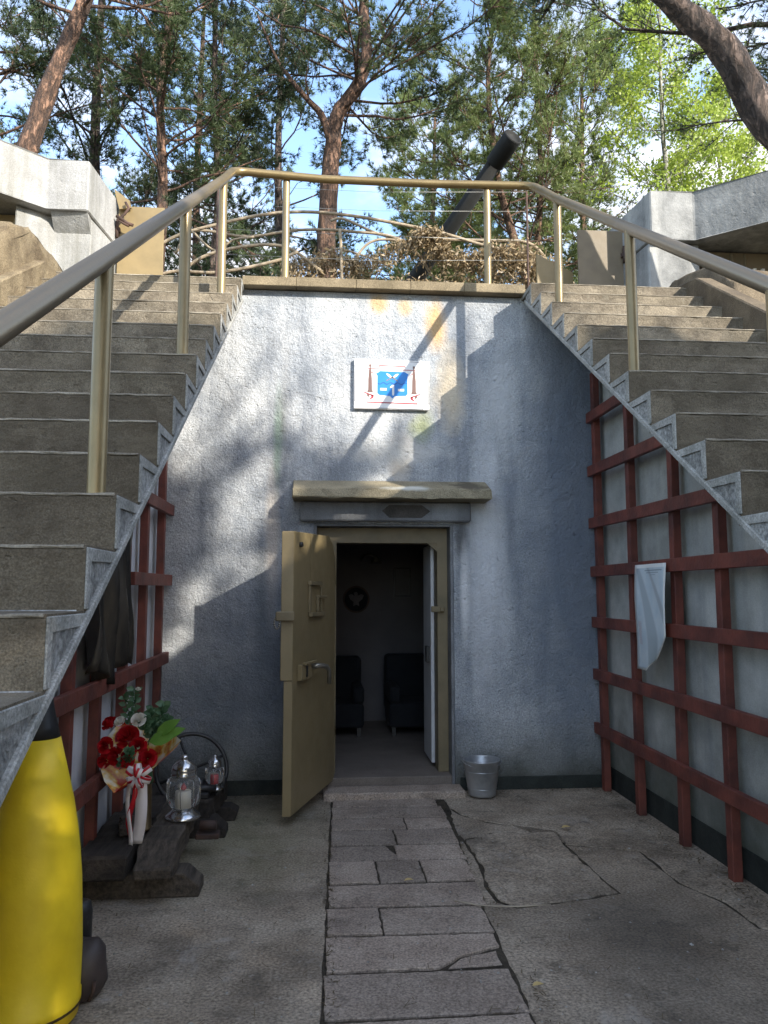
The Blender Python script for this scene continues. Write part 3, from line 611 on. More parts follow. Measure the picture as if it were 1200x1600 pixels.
# ------------------------------------------------------------------ staircases
def staircase(side):
    Ls = side == 'l'
    xi, xo = (-.66, -2.22) if Ls else (1.72, 3.14)
    sgn = -1 if Ls else 1
    Y1, Z1, run, rise = (5.80, 3.955, .2975, .1855) if Ls else (5.73, 3.949, .274, .1855)
    t = thing('staircase', 'left concrete staircase rising past the bunker door, above the yellow shell' if Ls else 'right concrete staircase rising past the bunker door, above the hanging chart', 'stairs', ((xi+xo)/2, 3, 0), group='outdoor concrete stairs')
    nst = 22; r2 = random.Random(3 if Ls else 4)
    x0, x1 = min(xi, xo), max(xi, xo)
    for k in range(0, nst):
        Yk, Zk = Y1-run*(k-1), Z1-rise*(k-1)
        if k == 0: Zk = 4.135
        yb = 6.76 if k == 0 else Yk+run+.035
        zb = Zk-rise
        b = MB(); th = .042
        prof = [(Yk, Zk-th), (Yk, Zk-.005), (Yk+.005, Zk), (yb, Zk), (yb, Zk-th)]
        n = 26; jit = []
        # tread board and riser board in one profile, chipped along the nosing
        prof = [(Yk+.004, zb), (Yk+.003, Zk-th), (Yk+.001, Zk-th*.5), (Yk+.001, Zk-.014), (Yk+.010, Zk), (yb, Zk), (yb, Zk-th), (Yk+.045, Zk-th), (Yk+.045, zb)]
        rings = []
        for i in range(n+1):
            x = x0 + (x1-x0)*i/n
            ring = []
            wob = r2.uniform(-.0015,.0015); chip = r2.random() < .035
            for j,(y,z) in enumerate(prof):
                dy = dz = 0
                if j in (3,4): dy = wob + (.007 if chip else 0); dz = r2.uniform(-.0015,.001) - (.005 if chip and j==4 else 0)
                ring.append(b.bm.verts.new((x, y+dy, z+dz)))
            rings.append(ring)
        m_ = len(prof)
        for i in range(n):
            for j in range(m_):
                b.bm.faces.new((rings[i][j], rings[i][(j+1)%m_], rings[i+1][(j+1)%m_], rings[i+1][j]))
        b.bm.faces.new(rings[0]); b.bm.faces.new(rings[-1])
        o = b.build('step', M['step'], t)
        b = MB(); b.prism([(x0+.006,Yk-.001,Zk-.008),(x0+.006,Yk-.001,Zk-.003),(x0+.006,Yk+.004,Zk+.001),(x0+.006,Yk+.03,Zk+.001),(x0+.006,Yk+.03,Zk-.008)],(x1-x0-.012,0,0))
        bmesh.ops.subdivide_edges(b.bm, edges=[e for e in b.bm.edges if abs(e.verts[0].co.x-e.verts[1].co.x) > .5], cuts=40)
        for v in b.bm.verts: v.co += Vector((0, r2.uniform(-.002,.002), r2.uniform(-.002,.001)))
        b.build('worn_nosing', M['nosing'], t)
        # pale edge frame at the inner end: riser strip and tread strip
        e0_ = xi; e1_ = xi - sgn*.006
        b = MB(); zt = Zk-.006
        b.prism([(e0_,Yk+.002,zb+.004),(e0_,Yk+.002,zt),(e0_,yb-.02,zt),(e0_,yb-.02,zt-.036),(e0_,Yk+.036,zt-.036),(e0_,Yk+.036,zb+.004)],(e1_-e0_,0,0),.003)
        b.build('step_edge', M['step_edge'], t)
    # side slab: rough infill between the steps and the sloping underside, with a lip
    off = .235
    sl_ = rise/run
    ztop = lambda k: Z1-rise*(k-1)
    lowz = lambda y: Z1 - off + (y-Y1)*sl_
    ylast = Y1-run*(nst-2)
    xs0 = xi + (-.002 if Ls else .002); xs1 = xs0 + sgn*.07
    b = MB()
    for k in range(0, nst-1):
        Yk = Y1-run*(k-1) if k else Y1+run+.001; ya, yb2, zt2 = Yk+.02, (Yk+run+.02 if k else 6.19), ztop(k)-.02
        if yb2 <= ya: continue
        q = [(ya,lowz(ya)+.003),(yb2,lowz(yb2)+.003),(yb2,zt2),(ya,zt2)]
        vv = [b.bm.verts.new((xs0,y,z)) for y,z in q] + [b.bm.verts.new((xs1,y,z)) for y,z in q]
        for f in ((0,1,2,3),(4,5,6,7),(0,1,5,4),(2,3,7,6)): b.bm.faces.new([vv[n_] for n_ in f])
    bmesh.ops.remove_doubles(b.bm, verts=b.bm.verts, dist=.0005)
    o = b.build('side_infill', M['stringer'], t, recalc=False)
    b = MB(); b.prism([(xi-sgn*.012,ylast,lowz(ylast)),(xi-sgn*.012,6.19,lowz(6.19)),(xi-sgn*.012,6.19,lowz(6.19)+.034),(xi-sgn*.012,ylast,lowz(ylast)+.034)],(sgn*.10,0,0),.004); b.build('edge_lip', M['step_edge'], t)
    b = MB(); b.prism([(xi+sgn*.02,ylast,lowz(ylast)+.004),(xi+sgn*.02,6.29,lowz(6.29)+.004),(xi+sgn*.02,6.29,lowz(6.29)+.05),(xi+sgn*.02,ylast,lowz(ylast)+.05)],((xo-xi)-sgn*.02,0,0)); b.build('soffit', M['stringer'], t)
    # outer curb
    co_ = (lambda y: Z1 + (y-Y1)*sl_)
    b = MB(); xa = -2.12 if Ls else 3.05; up = .13
    b.prism([(xa,ylast,co_(ylast)-.3),(xa,5.9,co_(5.9)-.3),(xa,6.7,co_(6.0)-.3),(xa,6.7,4.30 if not Ls else 4.22),(xa,5.85,co_(5.85)+up),(xa,ylast,co_(ylast)+up)],(sgn*.14,0,0),.01)
    b.build('curb', M['earth_conc'] if Ls else M['brown_conc'], t)
staircase('l'); staircase('r')

# ------------------------------------------------------------------ handrail
rail = thing('handrail', 'gold brown painted tube handrail running up the stairs and across the parapet', 'railing', (.5,6.3,4.2))
PR, RR = .031, .034
def bendpts(a, c, d, r=.10, n=5):
    a, c, d = Vector(a), Vector(c), Vector(d); p = c+(a-c).normalized()*r; q = c+(d-c).normalized()*r
    return [tuple((p*(1-t)+c*t)*(1-t)+(c*(1-t)+q*t)*t) for t in [i/n for i in range(n+1)]]
lz = lambda y: 2.75+.655*(y-2.64); rz = lambda y: 3.72+.668*(y-4.2)
A = (-.755,-.9,lz(-.9)); Bc = (-.755,6.24,5.115); Cc = (1.83,6.24,5.12); Dd = (1.80,-.6,rz(-.6))
Bl = (-.755,6.24,lz(6.24)); Cr = (1.82,6.24,rz(6.24)); zt = 5.115
Bl = (-.755,6.25,zt); Cr = (1.82,6.25,zt)
pts = [A, (-.755,5.6,lz(5.6))] + bendpts((-.755,5.6,lz(5.6)),(-.755,6.22,zt),(0,6.29,zt),.12) + [(0,6.29,zt),(.9,6.29,zt)] + bendpts((.9,6.29,zt),(1.82,6.25,zt),(1.81,5.57,rz(5.57)),.14) + [(1.81,5.57,rz(5.57)), Dd]
b = MB(); b.tube(pts, RR, 20); b.build('top_rail', M['handrail'], rail)
for (x,y,z0,z1) in ((-.755,2.64,1.915,lz(2.64)),(-.755,4.13,2.84,lz(4.13)),(-.755,5.62,3.77,lz(5.62)),(-.755,1.15,.987,lz(1.15)),(-.315,6.30,4.20,zt),(1.425,6.30,4.20,zt),(1.81,5.56,3.763,rz(5.56)),(1.80,4.20,2.836,rz(4.2)),(1.80,2.83,1.908,rz(2.83)),(1.80,1.46,.98,rz(1.46))):
    b = MB(); b.tube([(x,y,z0-.02),(x,y,z1-.01)], PR, 18, cap=False); b.build('post', M['rail'], rail)

# ------------------------------------------------------------------ red lattices on both side walls
def lattice(side):
    Ls = side == 'l'
    t = thing('lattice', 'oxide red wooden lattice on the left wall behind the flowers' if Ls else 'oxide red wooden lattice on the right wall behind the hanging chart', 'lattice', ((-1.2 if Ls else 2.3),4.5,0), group='red wooden lattices')
    soff = (lambda y: .62*y+.354-.26) if Ls else (lambda y: .674*y+.077-.26)
    pys = [6.12,5.58,5.05,4.48,3.98,3.42,2.9,2.4] if Ls else [6.20,5.53,4.86,4.27,3.66,3.05,2.45,1.85]
    for i, y in enumerate(pys):
        b = MB(); zt_ = min(soff(y-.03), 3.45); z0 = 0 if Ls else .0
        ln = rnd.uniform(-.012,.012)
        x0, x1 = (-1.27,-1.215) if Ls else (2.285,2.34)
        Mx = Matrix.Translation((0,y,0)) @ Matrix.Rotation(ln, 4, 'X')
        b.box(x0,x1,-.032,.032,z0+.0,zt_,.003,Mx); b.build('post', M['red'], t)
    rl = ([(2.24,5.45,6.28),(1.68,5.03,6.27),(1.075,2.6,6.22),(.565,2.6,5.05)] if Ls else [(3.06,3,6.27),(2.60,3,6.27),(2.155,2,6.27),(1.765,1.8,6.26),(1.345,1.8,6.26),(.91,1.8,6.26),(.475,1.8,6.27)])
    for z, y0, y1 in rl:
        if Ls and z in (2.24,): y0 = 5.35
        # stop at the stair's underside
        slope, c = (.62,.094) if Ls else (.674,-.183)
        ymin = (z+.05-c)/slope; y0 = max(y0, ymin)
        b = MB(); x0, x1 = (-1.213,-1.175) if Ls else (2.245,2.283)
        Mx = Matrix.Translation((0,(y0+y1)/2,z)) @ Matrix.Rotation(rnd.uniform(-.006,.006),4,'X'); b.box(x0,x1,-(y1-y0)/2,(y1-y0)/2,-.043,.043,.003,Mx); b.build('rail', M['red'], t)
lattice('l'); lattice('r')

# ------------------------------------------------------------------ cloth and chart
b = MB(); nu, nv = 44, 24; r3 = random.Random(11); g = []
for j in range(nv+1):
    row = []
    for i in range(nu+1):
        u, v = i/nu, j/nv; y = 4.05+u*.82; zt_ = min(2.35, .62*y+.08); zb = 1.13+.05*math.sin(u*9)+.05*(u<.25)+(.05 if .55<u<.62 else 0)
        z = zb+(zt_-zb)*v; sag = .03+.045*math.sin(u*26+2*math.sin(v*3))+.02*math.sin(u*41+v*5)+.012*math.sin(v*11+u*7)
        row.append(b.bm.verts.new((-1.235+sag+.025*(1-v), y+.02*math.sin(v*5), z)))
    g.append(row)
for j in range(nv):
    for i in range(nu):
        f = b.bm.faces.new((g[j][i],g[j][i+1],g[j+1][i+1],g[j+1][i])); f.smooth = True
o = b.build('hanging_cloth', M['cloth'], recalc=False); sm = o.modifiers.new('thick','SOLIDIFY'); sm.thickness = .003
tag(o, 'crumpled black plastic cloth hanging from the left red lattice', 'cloth')
me = bpy.data.meshes.new('hanging_chart'); bm = bmesh.new(); uvl = bm.loops.layers.uv.new(); nu, nv = 10, 26; g = []
for j in range(nv+1):
    row = []
    for i in range(nu+1):
        u, v = i/nu, j/nv; vv_ = 1-v
        # free lower right corner rolls away; the sheet bellies off the lattice
        curl = max(0, (u-.30)/.70)*max(0, (vv_-.66)/.34)
        y = 5.28-u*.48 + curl*.24; x = 2.222 - .012*math.sin(vv_*2.4)*(1-u) - .03*u*vv_ + .05*curl + .006*math.sin(u*7+v*6); z = 1.06+.72*v + curl*.07
        row.append((bm.verts.new((x,y,z)), (u,v)))
    g.append(row)
for j in range(nv):
    for i in range(nu):
        q = [g[j][i],g[j][i+1],g[j+1][i+1],g[j+1][i]]; f = bm.faces.new([a[0] for a in q]); f.smooth = True
        for lp, a in zip(f.loops, q): lp[uvl].uv = a[1]
bm.to_mesh(me); bm.free(); o = link('hanging_chart', me, M['poster']); sm = o.modifiers.new('thick','SOLIDIFY'); sm.thickness = .0015
tag(o, 'pale blue printed chart with curled corner hanging on the right red lattice', 'chart')

# ------------------------------------------------------------------ yellow shell
shell = thing('artillery_shell', 'large upright yellow artillery shell with a black tip in front of the left wall', 'shell', (-1.085,3.15,0))
c0 = (-1.085,3.15,0)
b = MB(); pr = [(.17,.0),(.185,.015),(.187,.05),(.194,.055),(.194,.09),(.19,.095),(.192,.25),(.187,.37),(.181,.50),(.172,.60),(.158,.70),(.140,.80),(.118,.89),(.083,1.035)]
b.lathe(pr, c0, 56); b.build('body', M['yellow'], shell)
b = MB(); b.lathe([(.0825,1.035),(.071,1.08),(.057,1.14),(.045,1.21),(.040,1.23),(.034,1.24),(.020,1.32),(.006,1.35)], c0, 40); b.build('tip', M['black'], shell)
b = MB(); b.lathe([(.1935,.052),(.1955,.054),(.1955,.062),(.1935,.064)], c0, 48, closed=True); b.build('driving_band', M['brass'], shell)
# small iron bomb and cap beside the shell
t = thing('iron_lump', 'rounded rusty iron lump with a dark ring lying beside the yellow shell', 'scrap iron', (-.80,3.22,0))
b = MB(); b.lathe([(.030,.0),(.062,.015),(.083,.06),(.086,.12),(.072,.18),(.045,.215),(.02,.225)], (-.885,3.30,0), 24)
bmesh.ops.translate(b.bm, verts=b.bm.verts, vec=(-.03,0,0))
for v in b.bm.verts: v.co += Vector((.006*math.sin(v.co.z*40+v.co.x*30),.005*math.sin(v.co.z*33),.006*math.sin(v.co.x*50)))
b.build('body', M['iron'], t)
b = MB(); b.lathe([(.03,.0),(.055,.02),(.057,.28),(.050,.315),(.03,.325)], (-.985,3.42,0), 20); b.build('cap', M['black'], t)
b = MB(); b.tube([(-.872,3.212,.03),(-.858,3.212,.06),(-.856,3.218,.10)], .007, 6); b.build('lug', M['rust'], t)

# ------------------------------------------------------------------ timber base
sled = thing('timber_base', 'dark charred timber sledge lying along the foot of the left wall', 'timber', (-.98,4.9,0))
def beam(name, c, L, W, H, rz, m, rough=.008, taper=0, par=sled, chop=0, seed=0):
    b = MB(); b.box(-W/2,W/2,-L/2,L/2,0,H,.012)
    bmesh.ops.subdivide_edges(b.bm, edges=[e for e in b.bm.edges if abs(e.verts[0].co.y-e.verts[1].co.y) > L*.5], cuts=14)
    r4 = random.Random(seed)
    for v in b.bm.verts:
        k = (v.co.y+L/2)/L
        v.co.x += r4.uniform(-rough,rough); v.co.z += r4.uniform(-rough,rough)*(1 if v.co.z > H*.5 else 0)
        if chop and v.co.y < -L/2+chop: v.co.z -= (v.co.z > H*.5)*.35*( -L/2+chop-v.co.y)
    bmesh.ops.rotate(b.bm, verts=b.bm.verts, matrix=Matrix.Rotation(rz,3,'Z')); bmesh.ops.translate(b.bm, verts=b.bm.verts, vec=c)
    return b.build(name, m, par)
beam('long_beam', (-1.11,4.95,.125), 1.55,.27,.125, 0, M['timber'], seed=1)
beam('long_beam', (-.86,4.72,.125), 1.10,.20,.135, .03, M['timber2'], seed=2, chop=.22)
beam('long_beam', (-.76,5.55,.10), .55,.16,.14, -.1, M['timber'], seed=4)
b = MB(); b.prism([(-1.25,4.28,0),(-.62,4.28,0),(-.62,4.28,.055),(-.70,4.28,.122),(-1.25,4.28,.122)],(0,.17,0),.006); b.build('cross_beam', M['timber2'], sled)
b = MB(); b.prism([(-1.25,5.25,0),(-.60,5.25,0),(-.60,5.25,.05),(-.68,5.25,.12),(-1.25,5.25,.12)],(0,.16,0),.006); b.build('cross_beam', M['timber'], sled)
b = MB(); b.prism([(-1.2,5.62,0),(-.58,5.62,0),(-.56,5.62,.06),(-.62,5.62,.095),(-1.2,5.62,.095)],(0,.15,0),.006); b.build('cross_beam', M['timber'], sled)
b = MB(); b.box(-.74,-.60,4.90,4.99,.10,.13,.004); b.tube([(-.72,4.95,.17),(-.62,4.95,.17)],.028,10); b.build('iron_bracket', M['rust'], sled)
b = MB(); b.tube([(-.83,5.32,.30),(-.68,5.36,.29)],.022,10); b.box(-.86,-.72,5.28,5.44,.24,.275,.006); b.tube([(-.80,5.42,.24),(-.80,5.42,.34)],.04,12); b.build('iron_fitting', M['black'], sled)
beam('offcut', (-1.07,4.62,.252), .28,.10,.05, .2, M['timber2'], seed=6)
# hand wheel leaning on the sledge
wh = thing('hand_wheel', 'black iron hand wheel with spokes leaning behind the grave lanterns', 'wheel', (-.86,5.40,.42))
WC = Vector((-.86,5.47,.39)); wa = Vector((.93,.22,0)).normalized(); wb_ = Vector((-.10,.28,.955)).normalized(); WR = .235
b = MB(); n = 40
ringp = [tuple(WC + wa*WR*math.cos(2*math.pi*i/n) + wb_*WR*math.sin(2*math.pi*i/n)) for i in range(n+1)]
b.tube(ringp, .014, 10, cap=False); b.build('rim', M['black'], wh)
for a in (20, 110, 200, 290):
    b = MB(); b.tube([tuple(WC), tuple(WC + wa*WR*math.cos(R(a)) + wb_*WR*math.sin(R(a)))], .010, 8); b.build('spoke', M['black'], wh)
b = MB(); nn = wa.cross(wb_); b.tube([tuple(WC-nn*.05), tuple(WC+nn*.05)], .035, 14); b.build('hub', M['black'], wh)
b = MB(); q = WC + wa*WR*math.cos(R(-28)) + wb_*WR*math.sin(R(-28)); b.tube([tuple(q+Vector((0,0,.05))),tuple(q+Vector((0,0,.02))),tuple(q-Vector((0,0,.06)))],[.012,.022,.006],8); b.build('pointer', M['black'], wh)

# ------------------------------------------------------------------ grave lanterns
def lantern(cx, cy, z0, k, lab, capr=1.0, red=False):
    t = thing('grave_lantern', lab, 'lantern', (cx,cy,z0)); c = (cx,cy,z0)
    S_ = lambda L: [(r*k*1.12, z*k*.96) for r, z in L]
    b = MB(); b.lathe(S_([(.092,0),(.095,.008),(.088,.02),(.070,.035),(.052,.055),(.050,.062)]), c, 36); b.build('base', M['silver'], t)
    b = MB(); b.lathe(S_([(.050,.062),(.078,.075),(.088,.11),(.090,.20),(.080,.235),(.055,.25)]), c, 8, closed=True); b.build('glass', M['glass'], t)
    b = MB()
    for q_ in range(8):
        a_ = 2*math.pi*q_/8; b.tube([(cx+.090*k*1.12*math.cos(a_)*f_, cy+.090*k*1.12*math.sin(a_)*f_, z0+z_*k*.96) for f_, z_ in ((.86,.075),(.98,.11),(1.0,.20),(.89,.235))], .0022, 5)
    b.build('glass_rib', M['silver'], t)
    b = MB(); b.lathe(S_([(.060,.248),(.066,.252),(.066,.262),(.061,.268),(.066,.285),(.060,.312),(.042,.336),(.024,.345),(.020,.352),(.024,.356),(.022,.372),(.010,.376)]), c, 32); b.build('lid', M['silver'], t)
    b = MB(); b.lathe(S_([(.034,.064),(.034,.16),(.03,.165)]), c, 20); ins = b.build('candle', M['lamp_red'] if red else M['candle'], t)
    if not red:
        b = MB(); b.lathe(S_([(.003,.165),(.013,.172),(.012,.185),(.003,.20)]), c, 12); b.build('flame_top', M['lamp_red'], t)
    return t
lantern(-.80,4.80,.262,1.0,'silver grave lantern with clear glass standing on the timber by the flowers')
lantern(-.70,5.42,.27,.62,'smaller silver grave lantern with reddish glass behind the larger one',red=True)

# ------------------------------------------------------------------ vase and bouquet
b = MB(); b.lathe([(.048,0),(.048,.012),(.040,.018),(.036,.33),(.034,.335)], (-.985,4.62,.252), 28)
tag(b.build('shell_case_vase', M['brass']), 'brown brass cartridge case used as a vase for the bouquet', 'vase')
bq = thing('bouquet', 'bouquet of red and white roses in patterned paper with white and red ribbon', 'bouquet', (-.98,4.60,.60))
def rose(name, c, r, m, ax=(0,-.7,.7), seed=0):
    r5 = random.Random(seed); ax = Vector(ax).normalized(); q = ax.to_track_quat('Z','Y').to_matrix().to_4x4(); Mx = Matrix.Translation(c) @ q
    b = MB()
    for ring, (rr, hh, n, op) in enumerate(((.18,1.0,3,.0),(.38,.95,4,.1),(.62,.85,5,.35),(.92,.62,6,.8))):
        for i in range(n):
            a = 2*math.pi*i/n + ring*.7 + r5.uniform(-.2,.2); wv = 2*math.pi/n*1.08
            grid = []
            for v in range(4):
                row = []
                for u in range(5):
                    aa = a+(u/4-.5)*wv*(1-.15*v/3); vv_ = v/3
                    rad = r*(rr*.35+(rr*.65+.08)*vv_**(.8)*(1 if vv_<1 else 1.05)); z = r*(hh*vv_*1.3-op*.25*vv_*vv_-.45 + (-.10 if u in (0,4) and v==3 else 0))
                    row.append(b.bm.verts.new(Mx @ Vector((rad*math.cos(aa), rad*math.sin(aa), z))))
                grid.append(row)
            for v in range(3):
                for u in range(4):
                    f = b.bm.faces.new((grid[v][u],grid[v][u+1],grid[v+1][u+1],grid[v+1][u])); f.smooth = True
    return b.build(name, m, bq, recalc=False)
rose('rose', (-1.165,4.50,.86), .045, M['petal_red'], (-.4,-.5,.6), 1)
rose('rose', (-1.045,4.42,.80), .066, M['petal_red'], (-.1,-.8,.5), 2)
rose('rose', (-1.10,4.40,.705), .050, M['petal_red'], (-.2,-.9,.3), 3)
rose('rose', (-.985,4.40,.755), .050, M['petal_red'], (.1,-.8,.4), 4)
rose('rose', (-.925,4.38,.695), .050, M['petal_red'], (.2,-.9,.3), 5)
rose('rose', (-.985,4.40,.895), .040, M['petal_white'], (.1,-.8,.55), 6)
rose('rose', (-1.09,4.42,.885), .030, M['petal_white'], (-.2,-.7,.6), 7)
rose('rose', (-1.15,4.38,.765), .046, M['petal_red'], (-.2,-.9,.3), 11)
rose('rose', (-1.16,4.40,.68), .040, M['petal_red'], (-.3,-.9,.2), 12)
rose('rose', (-1.03,4.36,.69), .042, M['petal_red'], (0,-1,.2), 13)
rose('rosebud', (-.845,4.50,.85), .020, M['petal_white'], (.3,-.4,.8), 8)
rose('rosebud', (-1.02,4.52,1.045), .016, M['petal_white'], (.1,-.2,1), 9)
def leaf(b, c, d, L, W, nrm=None, fold=.25):
    d = Vector(d).normalized(); n_ = Vector(nrm or (0,-.6,.8)); s_ = d.cross(n_).normalized(); up = s_.cross(d).normalized(); c = Vector(c)
    prof = [(0,.05),(.25,.8),(.5,1),(.75,.7),(1,0.02)]
    mid = [b.bm.verts.new(c+d*L*t_ - up*L*.12*t_*t_) for t_,_ in prof]
    for sg in (1,-1):
        ed = [b.bm.verts.new(c+d*L*t_ - up*L*.12*t_*t_ + s_*sg*W/2*w_ + up*W*fold*w_) for t_,w_ in prof]
        for i in range(4):
            q = (mid[i],mid[i+1],ed[i+1],ed[i]); b.bm.faces.new(q if sg > 0 else q[::-1]).smooth = True
r6 = random.Random(21)
def sprig(a, c, n, L, W, name='leaf_sprig', m='leaf'):
    b = MB(); a, c = Vector(a), Vector(c); b.tube([tuple(a),tuple((a+c)/2+Vector((.01,0,.01))),tuple(c)], .0025, 5)
    for i in range(n):
        t_ = .25+.75*i/n; p = a.lerp(c,t_); ang = i*2.4
        leaf(b, p, (math.cos(ang)*.8, math.sin(ang)*.5-.35, .35+r6.uniform(-.2,.3)), L*r6.uniform(.7,1.1), W, (math.sin(ang),-1,.6))
    return b.build(name, M[m], bq, recalc=False)
sprig((-1.03,4.52,.78),(-1.045,4.54,1.05),18,.055,.032); sprig((-1.04,4.50,.78),(-1.10,4.52,1.02),14,.05,.03)
sprig((-.93,4.50,.76),(-.86,4.50,.97),18,.055,.042); sprig((-.95,4.50,.74),(-.93,4.48,.95),16,.055,.04)
sprig((-.97,4.48,.74),(-.83,4.50,.90),16,.05,.038); sprig((-1.03,4.37,.66),(-1.01,4.34,.75),16,.04,.035)
sprig((-1.07,4.37,.64),(-1.04,4.35,.70),12,.04,.032); sprig((-.97,4.46,.80),(-.95,4.44,.90),14,.045,.036)
b = MB(); leaf(b,(-.93,4.42,.775),(1,-.1,.25),.14,.085,(0,-1,.7),.1); leaf(b,(-.90,4.44,.80),(.8,-.1,.6),.16,.07,(0,-1,.6),.15); leaf(b,(-.86,4.44,.79),(.9,0,.42),.13,.06,(0,-1,.6),.15); b.build('large_leaf', M['leaf_light'], bq, recalc=False)
# wrapping paper: a pleated, open cone
b = MB(); tip = Vector((-.97,4.56,.585)); rim = [(-1.21,4.56,.76),(-1.20,4.44,.66),(-1.14,4.34,.585),(-1.075,4.29,.535),(-1.0,4.30,.60),(-.94,4.30,.62),(-.87,4.33,.665),(-.775,4.40,.75),(-.765,4.47,.77),(-.86,4.62,.80),(-1.02,4.68,.86),(-1.15,4.66,.84)]
N_ = len(rim); rings = []
for k in range(5):
    s_ = .10+.90*k/4; rings.append([b.bm.verts.new(tip.lerp(Vector(rim[i]), s_) + Vector((0,(-.02 if i%2 else .012)*s_*(1-s_)*3,-.05*s_*(1-s_)))) for i in range(N_)])
for k in range(4):
    for i in range(N_):
        f = b.bm.faces.new((rings[k][i],rings[k][(i+1)%N_],rings[k+1][(i+1)%N_],rings[k+1][i])); f.smooth = (k<3)
o = b.build('wrapping_paper', M['wrap'], bq); sm = o.modifiers.new('thick','SOLIDIFY'); sm.thickness = .0015
b = MB(); b.tube([(-.965,4.56,.60),(-.957,4.60,.52)], .024, 12); b.build('stems', M['leaf'], bq)
def ribbon(pts, wd, m, side=(1,0,0), name='ribbon'):
    b = MB(); pts = [Vector(p) for p in pts]; sd = [Vector(side).normalized()*wd/2 for _ in pts]
    L0 = [b.bm.verts.new(p-s_) for p,s_ in zip(pts,sd)]; L1 = [b.bm.verts.new(p+s_) for p,s_ in zip(pts,sd)]
    for i in range(len(pts)-1): b.bm.faces.new((L0[i],L1[i],L1[i+1],L0[i+1])).smooth = True
    o = b.build(name, m, bq, recalc=False); sm = o.modifiers.new('t','SOLIDIFY'); sm.thickness = .0008; return o
def path_pts(f, n=14): return [f(i/n) for i in range(n+1)]
ribbon(path_pts(lambda t_: (-.955+.022*math.sin(t_*2.2)-.03*t_*t_, 4.36-.02*math.sin(t_*3), .60-.345*t_)), .062, M['rib_white'])
ribbon(path_pts(lambda t_: (-.985-.02*t_+.014*math.sin(t_*7), 4.36-.02*math.sin(t_*5), .59-.32*t_)), .030, M['rib_red'], (1,.5,0))
ribbon(path_pts(lambda t_: (-1.005-.012*math.sin(t_*5), 4.345, .59-.345*t_)), .024, M['rib_white'], (1,-.3,0))
ribbon(path_pts(lambda t_: (-.928-.015*t_, 4.37-.012*math.sin(t_*4), .60-.32*t_)), .012, M['rib_red'], (1,.2,0))
for i,(ang,rad,wd) in enumerate(((150,.075,.034),(35,.075,.034),(200,.065,.032),(-20,.068,.032),(95,.07,.034),(245,.06,.03),(290,.06,.03),(70,.05,.03),(-60,.05,.028))):
    e = Vector((math.cos(R(ang)),0,math.sin(R(ang)))); sd = Vector((-math.sin(R(ang)),0,math.cos(R(ang)))); cc_ = Vector((-.955,4.335-.006*i,.615))
    pf = [tuple(cc_ + e*rad*(1-math.cos(2*math.pi*t_/12))/2 + Vector((0,-.026*math.sin(2*math.pi*t_/12)-.012,0))) for t_ in range(13)]
    ribbon(pf, wd, M['rib_white'], sd, 'bow_loop')
    pf2 = [tuple(Vector(p)+Vector((0,-.0025,0))+sd*wd*.28) for p in pf]
    ribbon(pf2, wd*.40, M['rib_red'], sd, 'bow_stripe')

# ------------------------------------------------------------------ bucket
bk = thing('bucket', 'galvanised metal bucket standing right of the doorway', 'bucket', (1.275,6.11,.014))
b = MB(); c = (1.275,6.11,.014); b.lathe([(.098,.0),(.104,.004),(.108,.02),(.146,.26),(.151,.264),(.151,.272),(.145,.275),(.141,.262),(.102,.016),(.01,.014)], c, 40); b.build('body', M['galv'], bk)
b = MB(); 
for zz, rr in ((.055,.1140),(.185,.1350)): b.lathe([(rr,zz),(rr+.003,zz+.003),(rr,zz+.008)], c, 40, closed=True)
b.build('ridge', M['galv'], bk)
b = MB(); b.tube([(c[0]+.154*math.cos(a), c[1]-.13*math.sin(a), c[2]+.265-.035*math.sin(a)) for a in [math.pi*i/20 for i in range(21)]], .004, 6); b.build('bail', M['galv'], bk)

# ------------------------------------------------------------------ litter on the floor
b = MB(); b.tube([(.70,4.07,.022),(.80,4.02,.018),(.88,4.0,.016),(1.02,3.97,.022),(1.17,3.96,.03)], [.004,.0045,.004,.004,.0025], 6); tag(b.build('dry_stick', M['twig']), 'thin pale dry stick lying across the path edge', 'stick')
for i,(x,y,s_,lb) in enumerate(((.50,4.36,.028,'small yellow leaf on the path slabs'),(.89,3.20,.026,'small yellow leaf on the concrete near the path edge'),(1.66,5.21,.035,'pale leaf scrap on the concrete before the right lattice'))):
    b = MB(); leaf(b,(x-s_,y,.022),(1,.25,.12),s_*2,s_*1.1,(0,0,1),.2); o = b.build('fallen_leaf', M['fallen'], recalc=False); tag(o, lb, 'leaf')
b = MB(); r7 = random.Random(5)
for _ in range(420):
    x, y = r7.uniform(-1.2,2.25), r7.uniform(2.2,6.2); s_ = r7.uniform(.003,.008)*(1.7 if r7.random()<.1 else 1); a = r7.uniform(0,6.3)
    if -1.25<x<-.5 and 4.1<y<5.8: continue
    z = .0185; p = [(x+s_*math.cos(a+q)*r7.uniform(.5,1.2), y+s_*math.sin(a+q)*r7.uniform(.5,1.2), z) for q in (0,1.7,3.3,4.8)]
    b.add(p+[(x,y,z+s_*.6)], [(0,1,4),(1,2,4),(2,3,4),(3,0,4),(3,2,1,0)])
tag(b.build('grit', M['step_edge']), 'grit and crumbs of mortar scattered over the yard floor', 'grit', kind='stuff')

